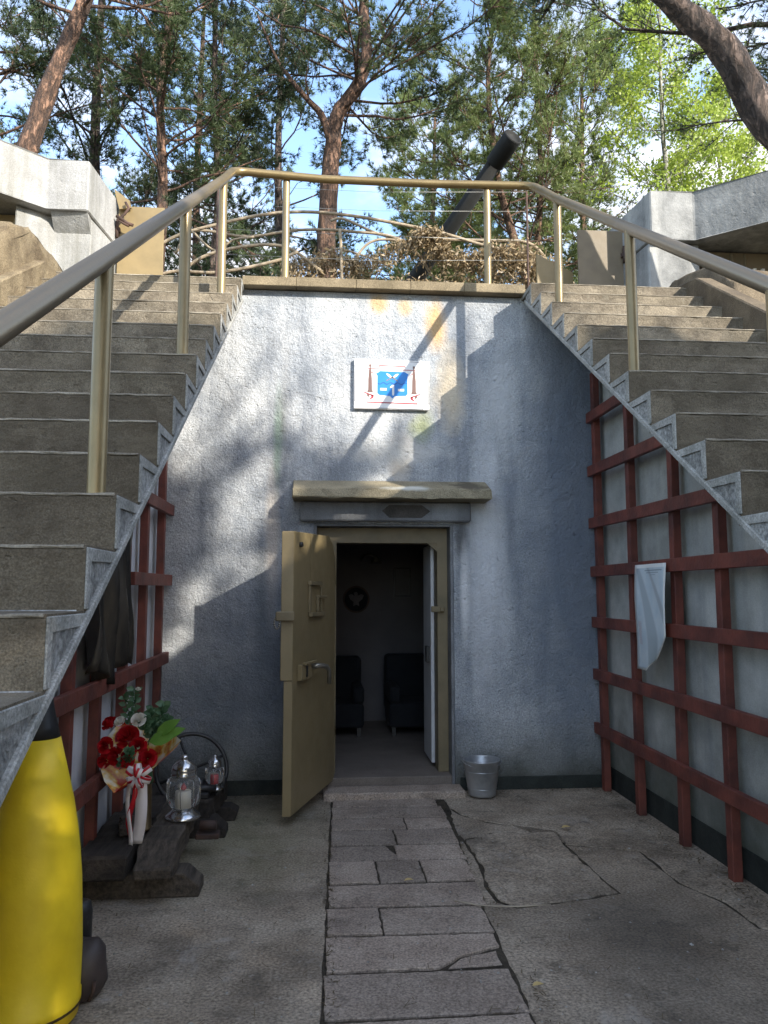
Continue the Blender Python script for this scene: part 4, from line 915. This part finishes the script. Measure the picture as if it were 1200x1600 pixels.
V = []
def litter(n, fx, L, W, z):
    for _ in range(n):
        x, y = fx(); a = r7.uniform(0,6.3); l = L*r7.uniform(.5,1.2); dx, dy = math.cos(a)*l/2, math.sin(a)*l/2; nx, ny = -math.sin(a)*W/2, math.cos(a)*W/2
        V.extend([(x-dx-nx,y-dy-ny,z),(x+dx-nx,y+dy-ny,z+.004),(x+dx+nx,y+dy+ny,z+.004),(x-dx+nx,y-dy+ny,z)])
litter(700, lambda: (r7.uniform(-1.25,2.25), r7.uniform(1.5,6.2)), .045, .0028, .013)
litter(300, lambda: (XL(4.5)+r7.gauss(0,.02), r7.uniform(1.5,6.2)), .022, .004, .008)
litter(250, lambda: (XR(4.5)+r7.gauss(0,.03), r7.uniform(1.5,6.2)), .022, .004, .008)
litter(420, lambda: (2.33-abs(r7.gauss(0,.09)), r7.uniform(2.5,6.2)), .028, .005, .010)
litter(420, lambda: (r7.uniform(-1.2,2.3), 6.27-abs(r7.gauss(0,.06))), .028, .005, .010)
litter(300, lambda: (-1.27+abs(r7.gauss(0,.12)), r7.uniform(2.5,6.2)), .028, .005, .010)
o = fastmesh('needle_litter', np.array(V), 4, M['litter']); tag(o, 'dry needles and leaf crumbs lying in the joints and along the wall foot', 'litter', kind='stuff')
# ------------------------------------------------------------------ upper concrete blocks
lb = thing('concrete_casemate', 'sunlit white concrete casemate corner behind the top of the left stair', 'casemate', (-3,7.6,4.05))
def plan(b, pts, z0, z1, bev=.012): b.prism([(x,y,z0) for x,y in pts], (0,0,z1-z0), bev)
b = MB(); plan(b, [(-2.23,7.17),(-2.61,7.17),(-3.75,6.18),(-6.5,6.18),(-6.5,9.2),(-2.9,9.2),(-2.14,8.05)], 5.19, 5.69); b.build('upper_block', M['white_conc'], lb)
b = MB(); plan(b, [(-2.235,7.33),(-2.57,7.33),(-2.86,7.10),(-2.98,7.55),(-6.4,7.6),(-6.4,9.0),(-2.9,9.0),(-2.145,8.04)], 4.0, 5.188); b.build('lower_wall', M['white_conc'], lb)
# bevelled support between them
b = MB(); b.prism([(-2.24,7.34,5.186),(-2.24,7.20,5.186),(-2.24,7.34,5.02)],(-.34,0,0)); b.build('bevel', M['white_conc'], lb)
b = MB(); b.box(-3.9,-2.90,7.28,7.34,4.1,5.17); pnl = b.build('steel_shutter', M['plate'], lb)
b = MB(); b.box(-2.925,-2.895,7.22,7.279,4.6,5.12,.004); b.box(-3.10,-2.97,7.22,7.279,4.98,5.07,.004); b.tube([(-3.3,7.24,4.72),(-3.15,7.24,4.66),(-3.08,7.24,4.66)],.02,8); b.tube([(-3.2,7.24,5.12),(-3.13,7.24,4.98),(-3.12,7.24,4.82),(-3.18,7.24,4.66)],.016,8); b.build('shutter_fittings', M['plate'], pnl)
# broken brown retaining lump beside the left stair
def craggy(pts, d, m, name, lab=None, cat=None, par=None, cuts=5, amp=.03, seed=0):
    b = MB(); b.prism(pts, d, .03); bmesh.ops.triangulate(b.bm, faces=b.bm.faces[:]); bmesh.ops.subdivide_edges(b.bm, edges=b.bm.edges[:], cuts=2)
    r8 = random.Random(seed)
    for v in b.bm.verts: v.co += Vector((r8.uniform(-1,1),r8.uniform(-1,1),r8.uniform(-1,1)))*amp
    for f in b.bm.faces: f.smooth = True
    o = b.build(name, m, par)
    if lab: tag(o, lab, cat)
    return o
craggy([(-2.20,5.2,3.2),(-2.20,6.6,4.1),(-2.20,6.6,4.30),(-2.20,6.2,4.32),(-2.20,5.75,4.33),(-2.20,5.45,4.22),(-2.20,5.2,3.95)],(-.5,0,0), M['earth_conc'],'retaining_lump','ochre rendered mound beside the top of the left stair','retaining wall',amp=.012,seed=1)
craggy([(-2.45,5.55,4.15),(-2.45,5.75,4.18),(-2.45,5.78,4.42),(-2.45,5.55,4.40)],(-.35,.05,0), M['earth_conc'],'broken_stone','broken ochre stone on the mound left of the stair','stone',amp=.018,seed=2)
rb = thing('concrete_casemate', 'grey weathered concrete casemate corner behind the top of the right stair', 'casemate', (4,7.6,4.05))
b = MB(); plan(b, [(3.32,7.22),(3.78,7.22),(5.1,6.08),(7.4,6.08),(7.4,9.2),(3.9,9.2),(3.22,8.2)], 5.15, 5.67)
b.build('upper_block', M['grey_conc'], rb)
b = MB(); plan(b, [(3.325,7.30),(3.60,7.30),(3.86,7.30),(4.0,7.7),(7.3,7.7),(7.3,9.0),(3.9,9.0),(3.225,8.19)], 4.0, 5.148); b.build('lower_wall', M['grey_conc'], rb)
b = MB(); b.box(3.95,5.4,7.42,7.48,4.1,5.13); pn2 = b.build('steel_shutter', M['plate2'], rb)
b = MB(); b.tube([(4.25,7.38,5.1),(4.25,7.38,4.95),(4.22,7.38,4.80)],.018,8); b.tube([(4.40,7.38,5.1),(4.40,7.38,4.85)],.012,8); b.box(4.18,4.42,7.34,7.419,4.78,4.84,.01); b.build('shutter_fittings', M['plate2'], pn2)
b = MB(); b.box(4.43,4.65,7.36,7.41,4.83,4.86); b.box(4.46,4.49,7.33,7.36,4.80,4.93); b.box(4.55,4.58,7.33,7.36,4.80,4.93); b.box(4.49,4.55,7.33,7.36,4.85,4.875); b.build('white_bracket', M['white'], pn2)
craggy([(3.22,5.5,3.6),(3.22,6.75,4.05),(3.22,6.9,4.42),(3.22,6.6,4.46),(3.22,5.95,4.32),(3.22,5.6,4.05)],(.7,.1,0), M['brown_conc'],'retaining_lump','brown rendered block beside the top of the right stair','retaining wall',amp=.008,seed=3)
# steel doors standing open on the terrace
for i,(x0,x1,y,z1,m,lab) in enumerate(((-2.14,-1.67,7.9,5.62,'plate','ochre steel plate door standing open beside the white casemate'),(2.69,3.18,7.6,5.41,'plate2','dull brown steel plate door standing open beside the grey casemate'))):
    t = thing('plate_door', lab, 'door', ((x0+x1)/2,y,4.05), group='steel plate doors on the terrace')
    b = MB(); b.box(x0,x1,y,y+.03,4.06,z1,.004); b.build('panel', M[m], t)
    b = MB(); hx_ = x0 if i==0 else x1
    b.box(hx_-.03,hx_+.03,y-.04,y-.001,z1-.30,z1-.25,.004); b.tube([(hx_,y-.03,z1-.36),(hx_,y-.03,z1-.18)],.018,8); b.build('hinge', M['rust'], t)
t = thing('loose_fittings', 'rusty orange lock gear and cable at the corner of the white casemate', 'lock gear', (-2.15,7.86,5.3))
b = MB(); b.prism([(-2.18,7.85,5.78),(-2.02,7.85,5.66),(-2.0,7.85,5.58),(-2.12,7.85,5.56)],(0,.03,0)); b.build('cover_plate', M['plate'], t)
b = MB(); b.tube([(-2.05,7.82,5.62),(-2.01,7.80,5.55),(-2.05,7.8,5.48),(-2.12,7.8,5.42),(-2.06,7.79,5.38),(-2.0,7.79,5.35)],.014,8); b.tube([(-2.13,7.8,5.46),(-2.02,7.79,5.38),(-1.96,7.79,5.36)],.018,8); b.build('cable', M['rust'], t)
b = MB(); b.prism([(2.30,7.8,4.1),(2.30,7.8,5.22),(2.70,7.8,5.02),(2.70,7.8,4.1)],(0,.04,0),.004); tag(b.build('terrace_plate', M['plate']), 'low sloping ochre steel plate left of the brown door', 'plate')
# ------------------------------------------------------------------ gun barrel
gun = thing('gun_barrel', 'long black gun barrel pointing up to the right above the railing', 'gun', (1.2,12.0,6.0))
G0 = Vector((.75,12.85,5.70)); G1 = Vector((2.50,9.42,7.58)); gd = (G1-G0).normalized()
b = MB(); b.tube([tuple(G0),tuple(G0.lerp(G1,.35)),tuple(G1-gd*.05)],[.13,.125,.098],28); b.build('barrel', M['gun'], gun)
Mx = Matrix.Translation(G1) @ gd.to_track_quat('Z','Y').to_matrix().to_4x4()
b = MB(); b.lathe([(.106,-.44),(.131,-.435),(.133,-.02),(.127,0),(.119,0),(.114,-.03),(.02,-.035)], (0,0,0), 36, Mx); b.build('muzzle', M['gun'], gun)
b = MB(); b.tube([tuple(G0-gd*.9),tuple(G0)],.24,20); b.box(-.2,1.3,13.0,14.4,4.1,5.7,.05); b.build('mount', M['gun'], gun)
# ------------------------------------------------------------------ camouflage hoops with dry garlands
hp = thing('camouflage_hoops', 'bent wooden poles hung with dry leafy garlands around the gun pit', 'camouflage frame', (.6,9,4.05))
def smooth(pts, n=6):
    P_ = [Vector(p) for p in pts]; P_ = [P_[0]*2-P_[1]] + P_ + [P_[-1]*2-P_[-2]]; out = []
    for i in range(1, len(P_)-2):
        for j in range(n):
            t_ = j/n; a,b_,c,d = P_[i-1:i+3]
            out.append(tuple(.5*((2*b_)+(c-a)*t_+(2*a-5*b_+4*c-d)*t_*t_+(3*b_-a-3*c+d)*t_**3)))
    out.append(tuple(P_[-2])); return out
curves = [([(-2.5,9,5.1),(-1.92,9,5.73),(-1.26,9,6.0),(-.49,9,6.18),(.29,9,6.18),(1.35,9,6.02),(1.98,9,5.86),(2.79,9,5.68),(3.3,9,5.2)],.024),
 ([(-1.8,9.2,5.7),(-1.58,9.2,6.0),(-.93,9.2,5.95),(-.32,9.2,6.06),(.3,9.2,6.07),(1.02,9.2,5.96),(1.5,9.3,5.4)],.022),
 ([(-1.9,8.8,4.9),(-1.55,8.8,5.39),(-1.1,8.8,5.6),(-.47,8.8,5.66),(0,8.9,5.4)],.024), ([(-2.2,8.7,5.0),(-1.77,8.7,5.25),(-1.2,8.7,5.27),(-.55,8.7,5.43),(-.3,8.8,5.6)],.024),
 ([(.1,9.4,6.3),(.26,9.3,6.28),(.67,9.3,6.11),(1.08,9.3,6.0)],.020), ([(.9,9.1,5.8),(1.1,9.1,5.93),(2.09,9.1,5.97),(2.64,9.1,5.93),(3.0,9.2,5.5)],.024),
 ([(.3,9,5.3),(.43,9,5.68),(.64,9,5.87),(1.0,9,5.88)],.020), ([(-1.6,8.9,5.9),(-1.28,8.9,5.62),(-1.07,8.9,5.76),(-.82,8.9,5.81)],.016),
 ([(-.2,9.6,5.6),(.1,9.6,6.0),(.5,9.6,5.95),(.9,9.5,5.75)],.016), ([(.2,8.8,5.9),(.22,8.8,5.5),(.25,8.8,4.2)],.022)]
for p_, r_ in curves:
    b = MB(); b.tube(smooth(p_), r_*.85, 8); b.build('hoop_pole', M['stick'], hp)
gl = []
def garland(p, n, sp, drop):
    q = smooth(p, 8)
    for _ in range(n):
        i = rnd.randrange(len(q)-1); a = Vector(q[i]).lerp(Vector(q[i+1]), rnd.random())
        gl.append((a.x+rnd.gauss(0,sp*.5), a.y+rnd.gauss(0,sp), a.z-abs(rnd.gauss(0,drop))+rnd.gauss(0,.02)))
garland([(-.45,9,5.55),(.12,9,5.66),(.47,9,5.62),(1.17,9,5.95),(1.57,9,5.76),(1.97,9,5.72)], 4200, .10, .12)
garland([(1.95,9,5.80),(2.4,9,5.84),(2.86,9,5.62)], 3600, .14, .24)
garland([(1.12,8.9,5.98),(1.35,8.9,6.0),(1.5,8.9,5.75)], 900, .06, .10)
garland([(-.5,9.1,5.42),(.5,9.2,5.4),(2.1,9.2,5.5)], 3200, .16, .12)
def leafmesh(name, P, m, parent, L, W, droop=.8, rs=npr):
    P = np.asarray(P, float); n = len(P); d = rs.normal(size=(n,3)); d[:,2] -= droop; d /= np.linalg.norm(d,axis=1,keepdims=True)
    s = np.cross(d, rs.normal(size=(n,3))); s /= np.linalg.norm(s,axis=1,keepdims=True)
    l = L*rs.uniform(.6,1.3,(n,1)); w_ = W*rs.uniform(.7,1.2,(n,1))
    V = np.stack([P, P+d*l*.5+s*w_*.5, P+d*l, P+d*l*.5-s*w_*.5], 1).reshape(-1,3)
    return fastmesh(name, V, 4, m, parent)
g_ = leafmesh('dry_garland', gl, M['dry'], hp, .07, .022); g_['kind'] = 'stuff'
wi = thing('wire_fence', 'thin horizontal wires stretched behind the parapet railing', 'wire fence', (.6,8.4,4.05))
for z0,z1 in ((6.02,6.06),(5.42,5.46),(5.72,5.70),(6.25,6.3)):
    b = MB(); b.tube([(-1.2,8.5,z0-.02),(.6,8.5,z0-.03),(2.4,8.5,z1)], .002, 5); b.build('wire', M['wire'], wi)
for x in (-1.2,2.4):
    b = MB(); b.tube([(x,8.5,4.0),(x,8.5,6.3)], .012, 8); b.build('post', M['rust'], wi)

# ------------------------------------------------------------------ trees
def tufts(P, D, nn, L, W, spread=.9, rs=npr):
    """needle triangles fanning out of each tuft"""
    n = len(P); d = np.repeat(D, nn, 0) + rs.normal(size=(n*nn,3))*spread; d /= np.linalg.norm(d,axis=1,keepdims=True)
    p = np.repeat(P, nn, 0); s = np.cross(d, rs.normal(size=(n*nn,3))); s /= np.linalg.norm(s,axis=1,keepdims=True)
    l = L*rs.uniform(.6,1.2,(n*nn,1))
    return np.stack([p+s*W*.5, p-s*W*.5, p+d*l], 1).reshape(-1,3)
def curve_path(a, d, L, n, bend, rs, grav=0):
    p = np.array(a, float); d = np.array(d, float); d /= np.linalg.norm(d); out = [p.copy()]
    for i in range(n):
        d = d + rs.normal(size=3)*bend + np.array([0,0,grav]); d /= np.linalg.norm(d); p = p+d*L/n; out.append(p.copy())
    return out
LIT = []    # places the sun reaches between the crowns: (centre, radius, share of leaves missing)
LDn = np.array(LD.normalized())
def keep(P, rs):
    k = np.ones(len(P), bool)
    for c, r, s in LIT:
        v = P-np.array(c); v = v-np.outer(v@LDn, LDn); k &= ~((np.linalg.norm(v,axis=1) < r) & (rs.random(len(P)) < s))
    return k
def pine(seed, base, trunk, rt, mats, first=.35, nb=34, bl=2.6, sub=11, tf=7, nn=14, nL=.145, nW=.0145, flat_=.15, droop=0, label='', group=None, up=None, crown_bias=None, name='pine_tree', leafkind='needle', limb_r=.17, az=None, dead=0, gaps=False):
    rs = np.random.default_rng(seed); nm, bmat = mats
    t = thing(name, label, 'tree', base, group)
    T = [np.array(base)+np.array(p, float) for p in trunk]; Ts = [np.array(p) for p in smooth([tuple(p) for p in T], 5)]; K = len(Ts)
    b = MB(); rad = [rt*(1-.72*i/(K-1)) for i in range(K)]
    b.tube([tuple(p) for p in Ts], rad, 12)
    for v in b.bm.verts: v.co += Vector(rs.normal(size=3)*rt*.05)
    b.build('trunk', M[bmat], t)
    lb_ = MB(); P = []; D = []
    H = len(Ts)
    for i in range(nb):
        f = first + (1-first)*(i+rs.random())/nb; x = f*(K-1); i0 = min(int(x), K-2); p = Ts[i0]*(1-x+i0)+Ts[i0+1]*(x-i0)
        a = rs.uniform(0,2*math.pi) if az is None else rs.normal(az[0], az[1])
        fr = (f-first)/(1-first); L = bl*(.45+.75*math.sin(math.pi*(.25+.72*fr)))*rs.uniform(.6,1.15)
        d = np.array([math.cos(a), math.sin(a), rs.uniform(-.05,.5)+.5*fr-droop])
        cp = curve_path(p, d, L, 7, .13, rs, .04-droop*.10); r0 = rt*limb_r*(1-.5*fr)
        lb_.tube([tuple(q) for q in cp], [r0*(1-.8*j/7)+.004 for j in range(8)], 6, cap=False)
        if rs.random() < dead: continue
        for j in range(sub):
            q = rs.uniform(.30,1)*7; j0 = min(int(q),6); pp = cp[j0]*(1-q+j0)+cp[j0+1]*(q-j0)
            dd_ = (cp[j0+1]-cp[j0]); dd_ /= np.linalg.norm(dd_); d2 = dd_*.8+rs.normal(size=3)*np.array([.8,.8,.45]); d2[2] += .1-droop*.6
            sp = curve_path(pp, d2, L*rs.uniform(.16,.34), 4, .18, rs, .03-droop*.12)
            lb_.tube([tuple(z) for z in sp], [.011,.009,.007,.005,.003], 4, cap=False)
            for k in range(int(tf*1.3)):
                z = rs.uniform(.35,1)*4; z0 = min(int(z),3); c = sp[z0]*(1-z+z0)+sp[z0+1]*(z-z0)+rs.normal(size=3)*.07*np.array([1,1,.7]); dv = sp[z0+1]-sp[z0]; dv = dv/np.linalg.norm(dv); dv[2] += flat_
                P.append(c); D.append(dv)
    lb_.build('limbs', M[bmat], t)
    P = np.array(P); D = np.array(D)
    if gaps: kk = keep(P, rs); P, D = P[kk], D[kk]
    if leafkind == 'needle': V = tufts(P, D, nn, nL, nW, .75, rs); o = fastmesh('crown', V, 3, M[nm], t)
    else:
        n = len(P)*nn; Q = np.repeat(P, nn, 0)+rs.normal(size=(n,3))*.10; o = leafmesh('crown', Q, M[nm], t, nL, nW, .5, rs)
    return t, len(P)
Z0 = 4.0
def addpine(*a, **k): t, n = pine(*a, **k); return t
PM = ('pine','bark_red'); PD = ('pine_dark','bark_grey'); PL = ('pine_light','bark_red')
# named individuals one can pick out
ft = addpine(1, (.05,14.2,Z0), [(0,0,0),(.02,0,2.5),(.03,0,4.8),(.12,.1,6.2),(.20,.1,6.9),(.62,.1,7.6),(.78,.1,8.3),(.74,.2,9.6),(.9,.3,11.5),(.6,.3,14)], .21, PM, first=.45, nb=46, bl=3.0, sub=13, tf=8, limb_r=.12, label='stout forked red barked pine rising behind the middle of the railing')
b = MB(); b.tube(smooth([(.14,14.25,10.35),(-.05,14.2,10.85),(-.30,14.15,11.10),(-.62,14.1,11.45),(-.95,14.1,11.95),(-1.3,14,12.7)]), [.085-.0023*q_ for q_ in range(31)], 8)
b.tube([(-.30,14.15,11.10),(-.36,14.1,11.5),(-.30,14.1,11.9)], [.03,.02,.008], 6); b.tube([(-.6,14.1,11.43),(-.95,14.0,11.5),(-1.3,14.0,11.45)], [.025,.016,.006], 6); b.build('forked_limb', M['bark_red'], ft)
addpine(2, (-4.9,11.2,Z0), [(0,0,0),(.2,0,2.6),(.50,0,4.1),(1.22,0,6.5),(2.0,0,9)], .23, PM, first=.72, nb=22, bl=2.2, limb_r=.11, label='thick leaning red pine trunk above the white casemate')
addpine(3, (-3.1,14,Z0), [(0,0,0),(.05,0,3),(.1,0,5),(.0,0,7),(.12,0,9),(0,0,12)], .13, PM, first=.35, nb=42, bl=2.2, sub=12, tf=7, dead=.15, label='slim straight pine left of the forked pine')
addpine(4, (-2.35,16,Z0), [(0,0,0),(-.05,0,3),(.1,0,6),(-.05,0,9),(0,0,13)], .13, PD, first=.3, nb=44, bl=2.3, sub=12, tf=7, dead=.2, label='slender dark pine between the two slimmer trunks')
addpine(5, (5.3,16.5,Z0), [(0,0,0),(-.3,0,3),(-.9,0,5.4),(-1.3,0,7),(-1.5,0,9.5),(-1.2,0,12)], .13, PL, first=.33, nb=44, bl=2.6, sub=12, tf=8, label='leaning slim light green pine behind the gun muzzle')
addpine(6, (5.2,17.5,Z0), [(0,0,0),(-.05,0,5),(.1,0,8),(0,0,13)], .12, PL, first=.3, nb=48, bl=2.7, sub=12, tf=8, label='straight light green pine right of the gun barrel')
addpine(7, (2.6,19,Z0), [(0,0,0),(.05,0,4),(0,0,6.8)], .11, PL, first=.2, nb=40, bl=1.5, sub=10, tf=7, label='young small pine seen low beneath the gun barrel')
addpine(8, (-5.2,17,Z0), [(0,0,0),(.1,0,5),(0,0,9),(.1,0,14)], .18, PD, first=.15, nb=42, bl=2.8, sub=13, tf=9, label='dense dark pine behind the white casemate')
addpine(9, (-7.2,15,Z0), [(0,0,0),(.1,0,5),(.2,0,9),(.1,0,13)], .18, PM, first=.2, nb=36, bl=2.7, sub=13, tf=8, label='green pine at the far left edge')
addpine(11, (-1.2,21,Z0), [(0,0,0),(.1,0,5),(-.1,0,10),(.1,0,17)], .19, PD, first=.3, nb=28, bl=2.8, sub=13, tf=8, nW=.0185, nL=.18, label='tall dark pine far behind the slender trunks')
addpine(12, (7.6,21,Z0), [(0,0,0),(.1,0,5),(0,0,9),(.1,0,13)], .17, PL, first=.25, nb=48, bl=3.0, sub=12, tf=8, nW=.0185, nL=.18, label='light green pine in front of the birch')
addpine(13, (-3.9,23,Z0), [(0,0,0),(.1,0,5),(0,0,10),(.1,0,17)], .19, PM, first=.2, nb=32, bl=3.0, sub=13, tf=8, nW=.020, nL=.19, label='tall bushy pine far behind on the left')
addpine(16, (3.6,24,Z0), [(0,0,0),(.1,0,5),(0,0,9),(.1,0,13.5)], .17, PL, first=.2, nb=52, bl=3.0, sub=12, tf=8, nW=.020, nL=.19, label='pale pine far behind the gun muzzle')
addpine(17, (8.2,10.2,Z0), [(0,0,0),(-.1,.1,4),(-.2,.2,7.5),(-.1,-.2,10.5)], .2, ('pine','bark_grey'), first=.50, nb=13, bl=5.2, az=(math.pi+.12,.12), droop=.10, sub=34, tf=8, nL=.13, nW=.013, limb_r=.24, label='pine off to the right whose long boughs hang in above the gun muzzle')
# broadleaf with bright leaves
addpine(14, (8.35,17,Z0), [(0,0,0),(.05,0,3),(0,0,6),(-.15,0,9),(-.1,0,12)], .10, ('birch_leaf','bark_birch'), first=.18, nb=62, bl=2.3, sub=11, tf=6, nn=5, nL=.085, nW=.07, leafkind='leaf', name='birch_tree', label='bright yellow green birch above the grey casemate')
addpine(15, (10.4,18.5,Z0), [(0,0,0),(.05,0,3),(.2,0,6),(-.1,0,11)], .10, ('birch_leaf','bark_birch'), first=.15, nb=60, bl=2.4, sub=11, tf=6, nn=5, nL=.09, nW=.07, leafkind='leaf', name='birch_tree', label='second bright birch at the right edge behind the casemate')
# leaning pine overhead on the right
addpine(18, (5.0,5.3,3.3), [(0,0,0),(-.45,.6,1.5),(-1.02,.9,2.49),(-1.42,.9,3.18),(-1.90,.9,3.61),(-2.7,.9,4.5),(-3.6,1.0,6.0)], .20, PD, first=.72, nb=22, bl=1.5, sub=11, tf=7, nL=.10, nW=.009, limb_r=.22, droop=.1, label='leaning grey barked pine trunk crossing the upper right corner')
addpine(19, (7.5,9.0,3.9), [(0,0,0),(-.1,0,3),(-.3,0,5),(-.5,-.3,8)], .16, PD, first=.45, nb=34, bl=2.9, sub=12, tf=8, nL=.10, nW=.010, label='dark pine with branches reaching in at the upper right corner')
# understorey behind the gun pit, each bush its own thing
for i,(x,y,h,mm,lab) in enumerate(((-2.4,18.5,4.6,'pine','low green bush pine behind the hoops, left'),(.9,18,4.4,'pine','low green bush pine behind the dry garland'),(6.2,19.5,5.0,'pine_light','low pale bush pine beside the brown door'),(-.6,24,5.6,'pine_dark','low dark bush pine far behind the forked trunk'),(3.3,17.4,3.9,'pine_light','low light bush pine behind the gun mount'))):
    addpine(40+i, (x,y,Z0), [(0,0,0),(.1,0,h*.5),(0,0,h)], .07, (mm,'bark_grey'), first=.1, nb=44, bl=1.7, sub=11, tf=8, nW=.017, nL=.16, label=lab, name='bush', group='bushy young pines')
# trees to the right and behind the viewer: out of the frame, they shade the yard
LIT += [((-.55,6.3,3.7),.65,1),((.1,6.3,3.6),.65,1),((.9,6.3,3.6),.8,1),((-.9,6.3,3.1),.5,1),((-.72,6.3,2.6),.34,.95),((-.62,6.3,2.2),.24,.9),((-.75,6.3,1.75),.24,.9),((-1.0,6.3,1.4),.22,.95),((-1.2,6.3,.95),.22,1),((-1.25,6.3,.6),.12,.8),
        ((.3,6.3,2.95),.35,.85),((.6,6.2,2.45),.2,.8),((-1.5,5.6,3.9),.75,1),((-1.9,4.9,3.4),.6,1),((-1.0,4.9,3.45),.45,1),((-.95,3.9,2.75),.16,.85),((2.4,5.2,3.6),.7,1),((2.4,4.6,3.2),.6,1),((3.3,5.6,4.2),.8,1),((-.66,2.0,1.5),.26,.7),((-.66,2.7,1.9),.14,.4),
        ((-.97,3.05,.95),.22,.5),((-.95,3.05,.6),.24,.55),((-.93,3.05,.2),.22,.5),((.12,3.15,0),.10,.97),((-.72,4.25,0),.07,.95),((-.755,5.4,4.6),.4,1),((.5,6.3,5.1),.5,1),((1.5,6.3,4.9),.6,1),((-2.4,6.4,4.8),1.0,1),((-.05,5.9,1.85),.24,1),((.45,6.1,2.42),.2,.9)]
for i,(x,y,z,h,bl_) in enumerate(((5.6,-4.3,0,9.2,2.2),(8.2,-4.9,0,9.8,2.3),(10.6,-5.4,0,10.4,2.3),(5.2,-7.0,0,9.4,2.2),(7.8,-7.7,0,10.4,2.4),(10.4,-8.6,0,11.2,2.4),(4.6,-9.8,0,9.8,2.3),(8.2,-11.0,0,11.5,2.4))):
    addpine(60+i, (x,y,z), [(0,0,0),(.1,0,h*.3),(-.1,0,h*.6),(0,0,h)], .18, ('pine_dark','bark_grey'), first=.22, nb=54, bl=bl_, sub=11, tf=6, nn=7, nL=.26, nW=.075, label='pine standing beyond the right stair, outside the picture', group='pines shading the yard', gaps=True)
blocker = thing('lookout_hut', 'small concrete hut with pitched roof on the bank right of the yard', 'hut', (6.1,-.2,0))  # added out of view, gable shaped for the diagonal shadow on the wall
b = MB(); b.prism([(3.98,.3,0),(8.2,.3,0),(8.2,.3,4.9),(6.1,.3,6.45),(3.98,.3,4.91)],(0,-1.1,0)); b.build('walls', M['grey_conc'], blocker)
print('tris', sum(len(o.data.polygons) for o in bpy.data.objects if o.type=='MESH'))
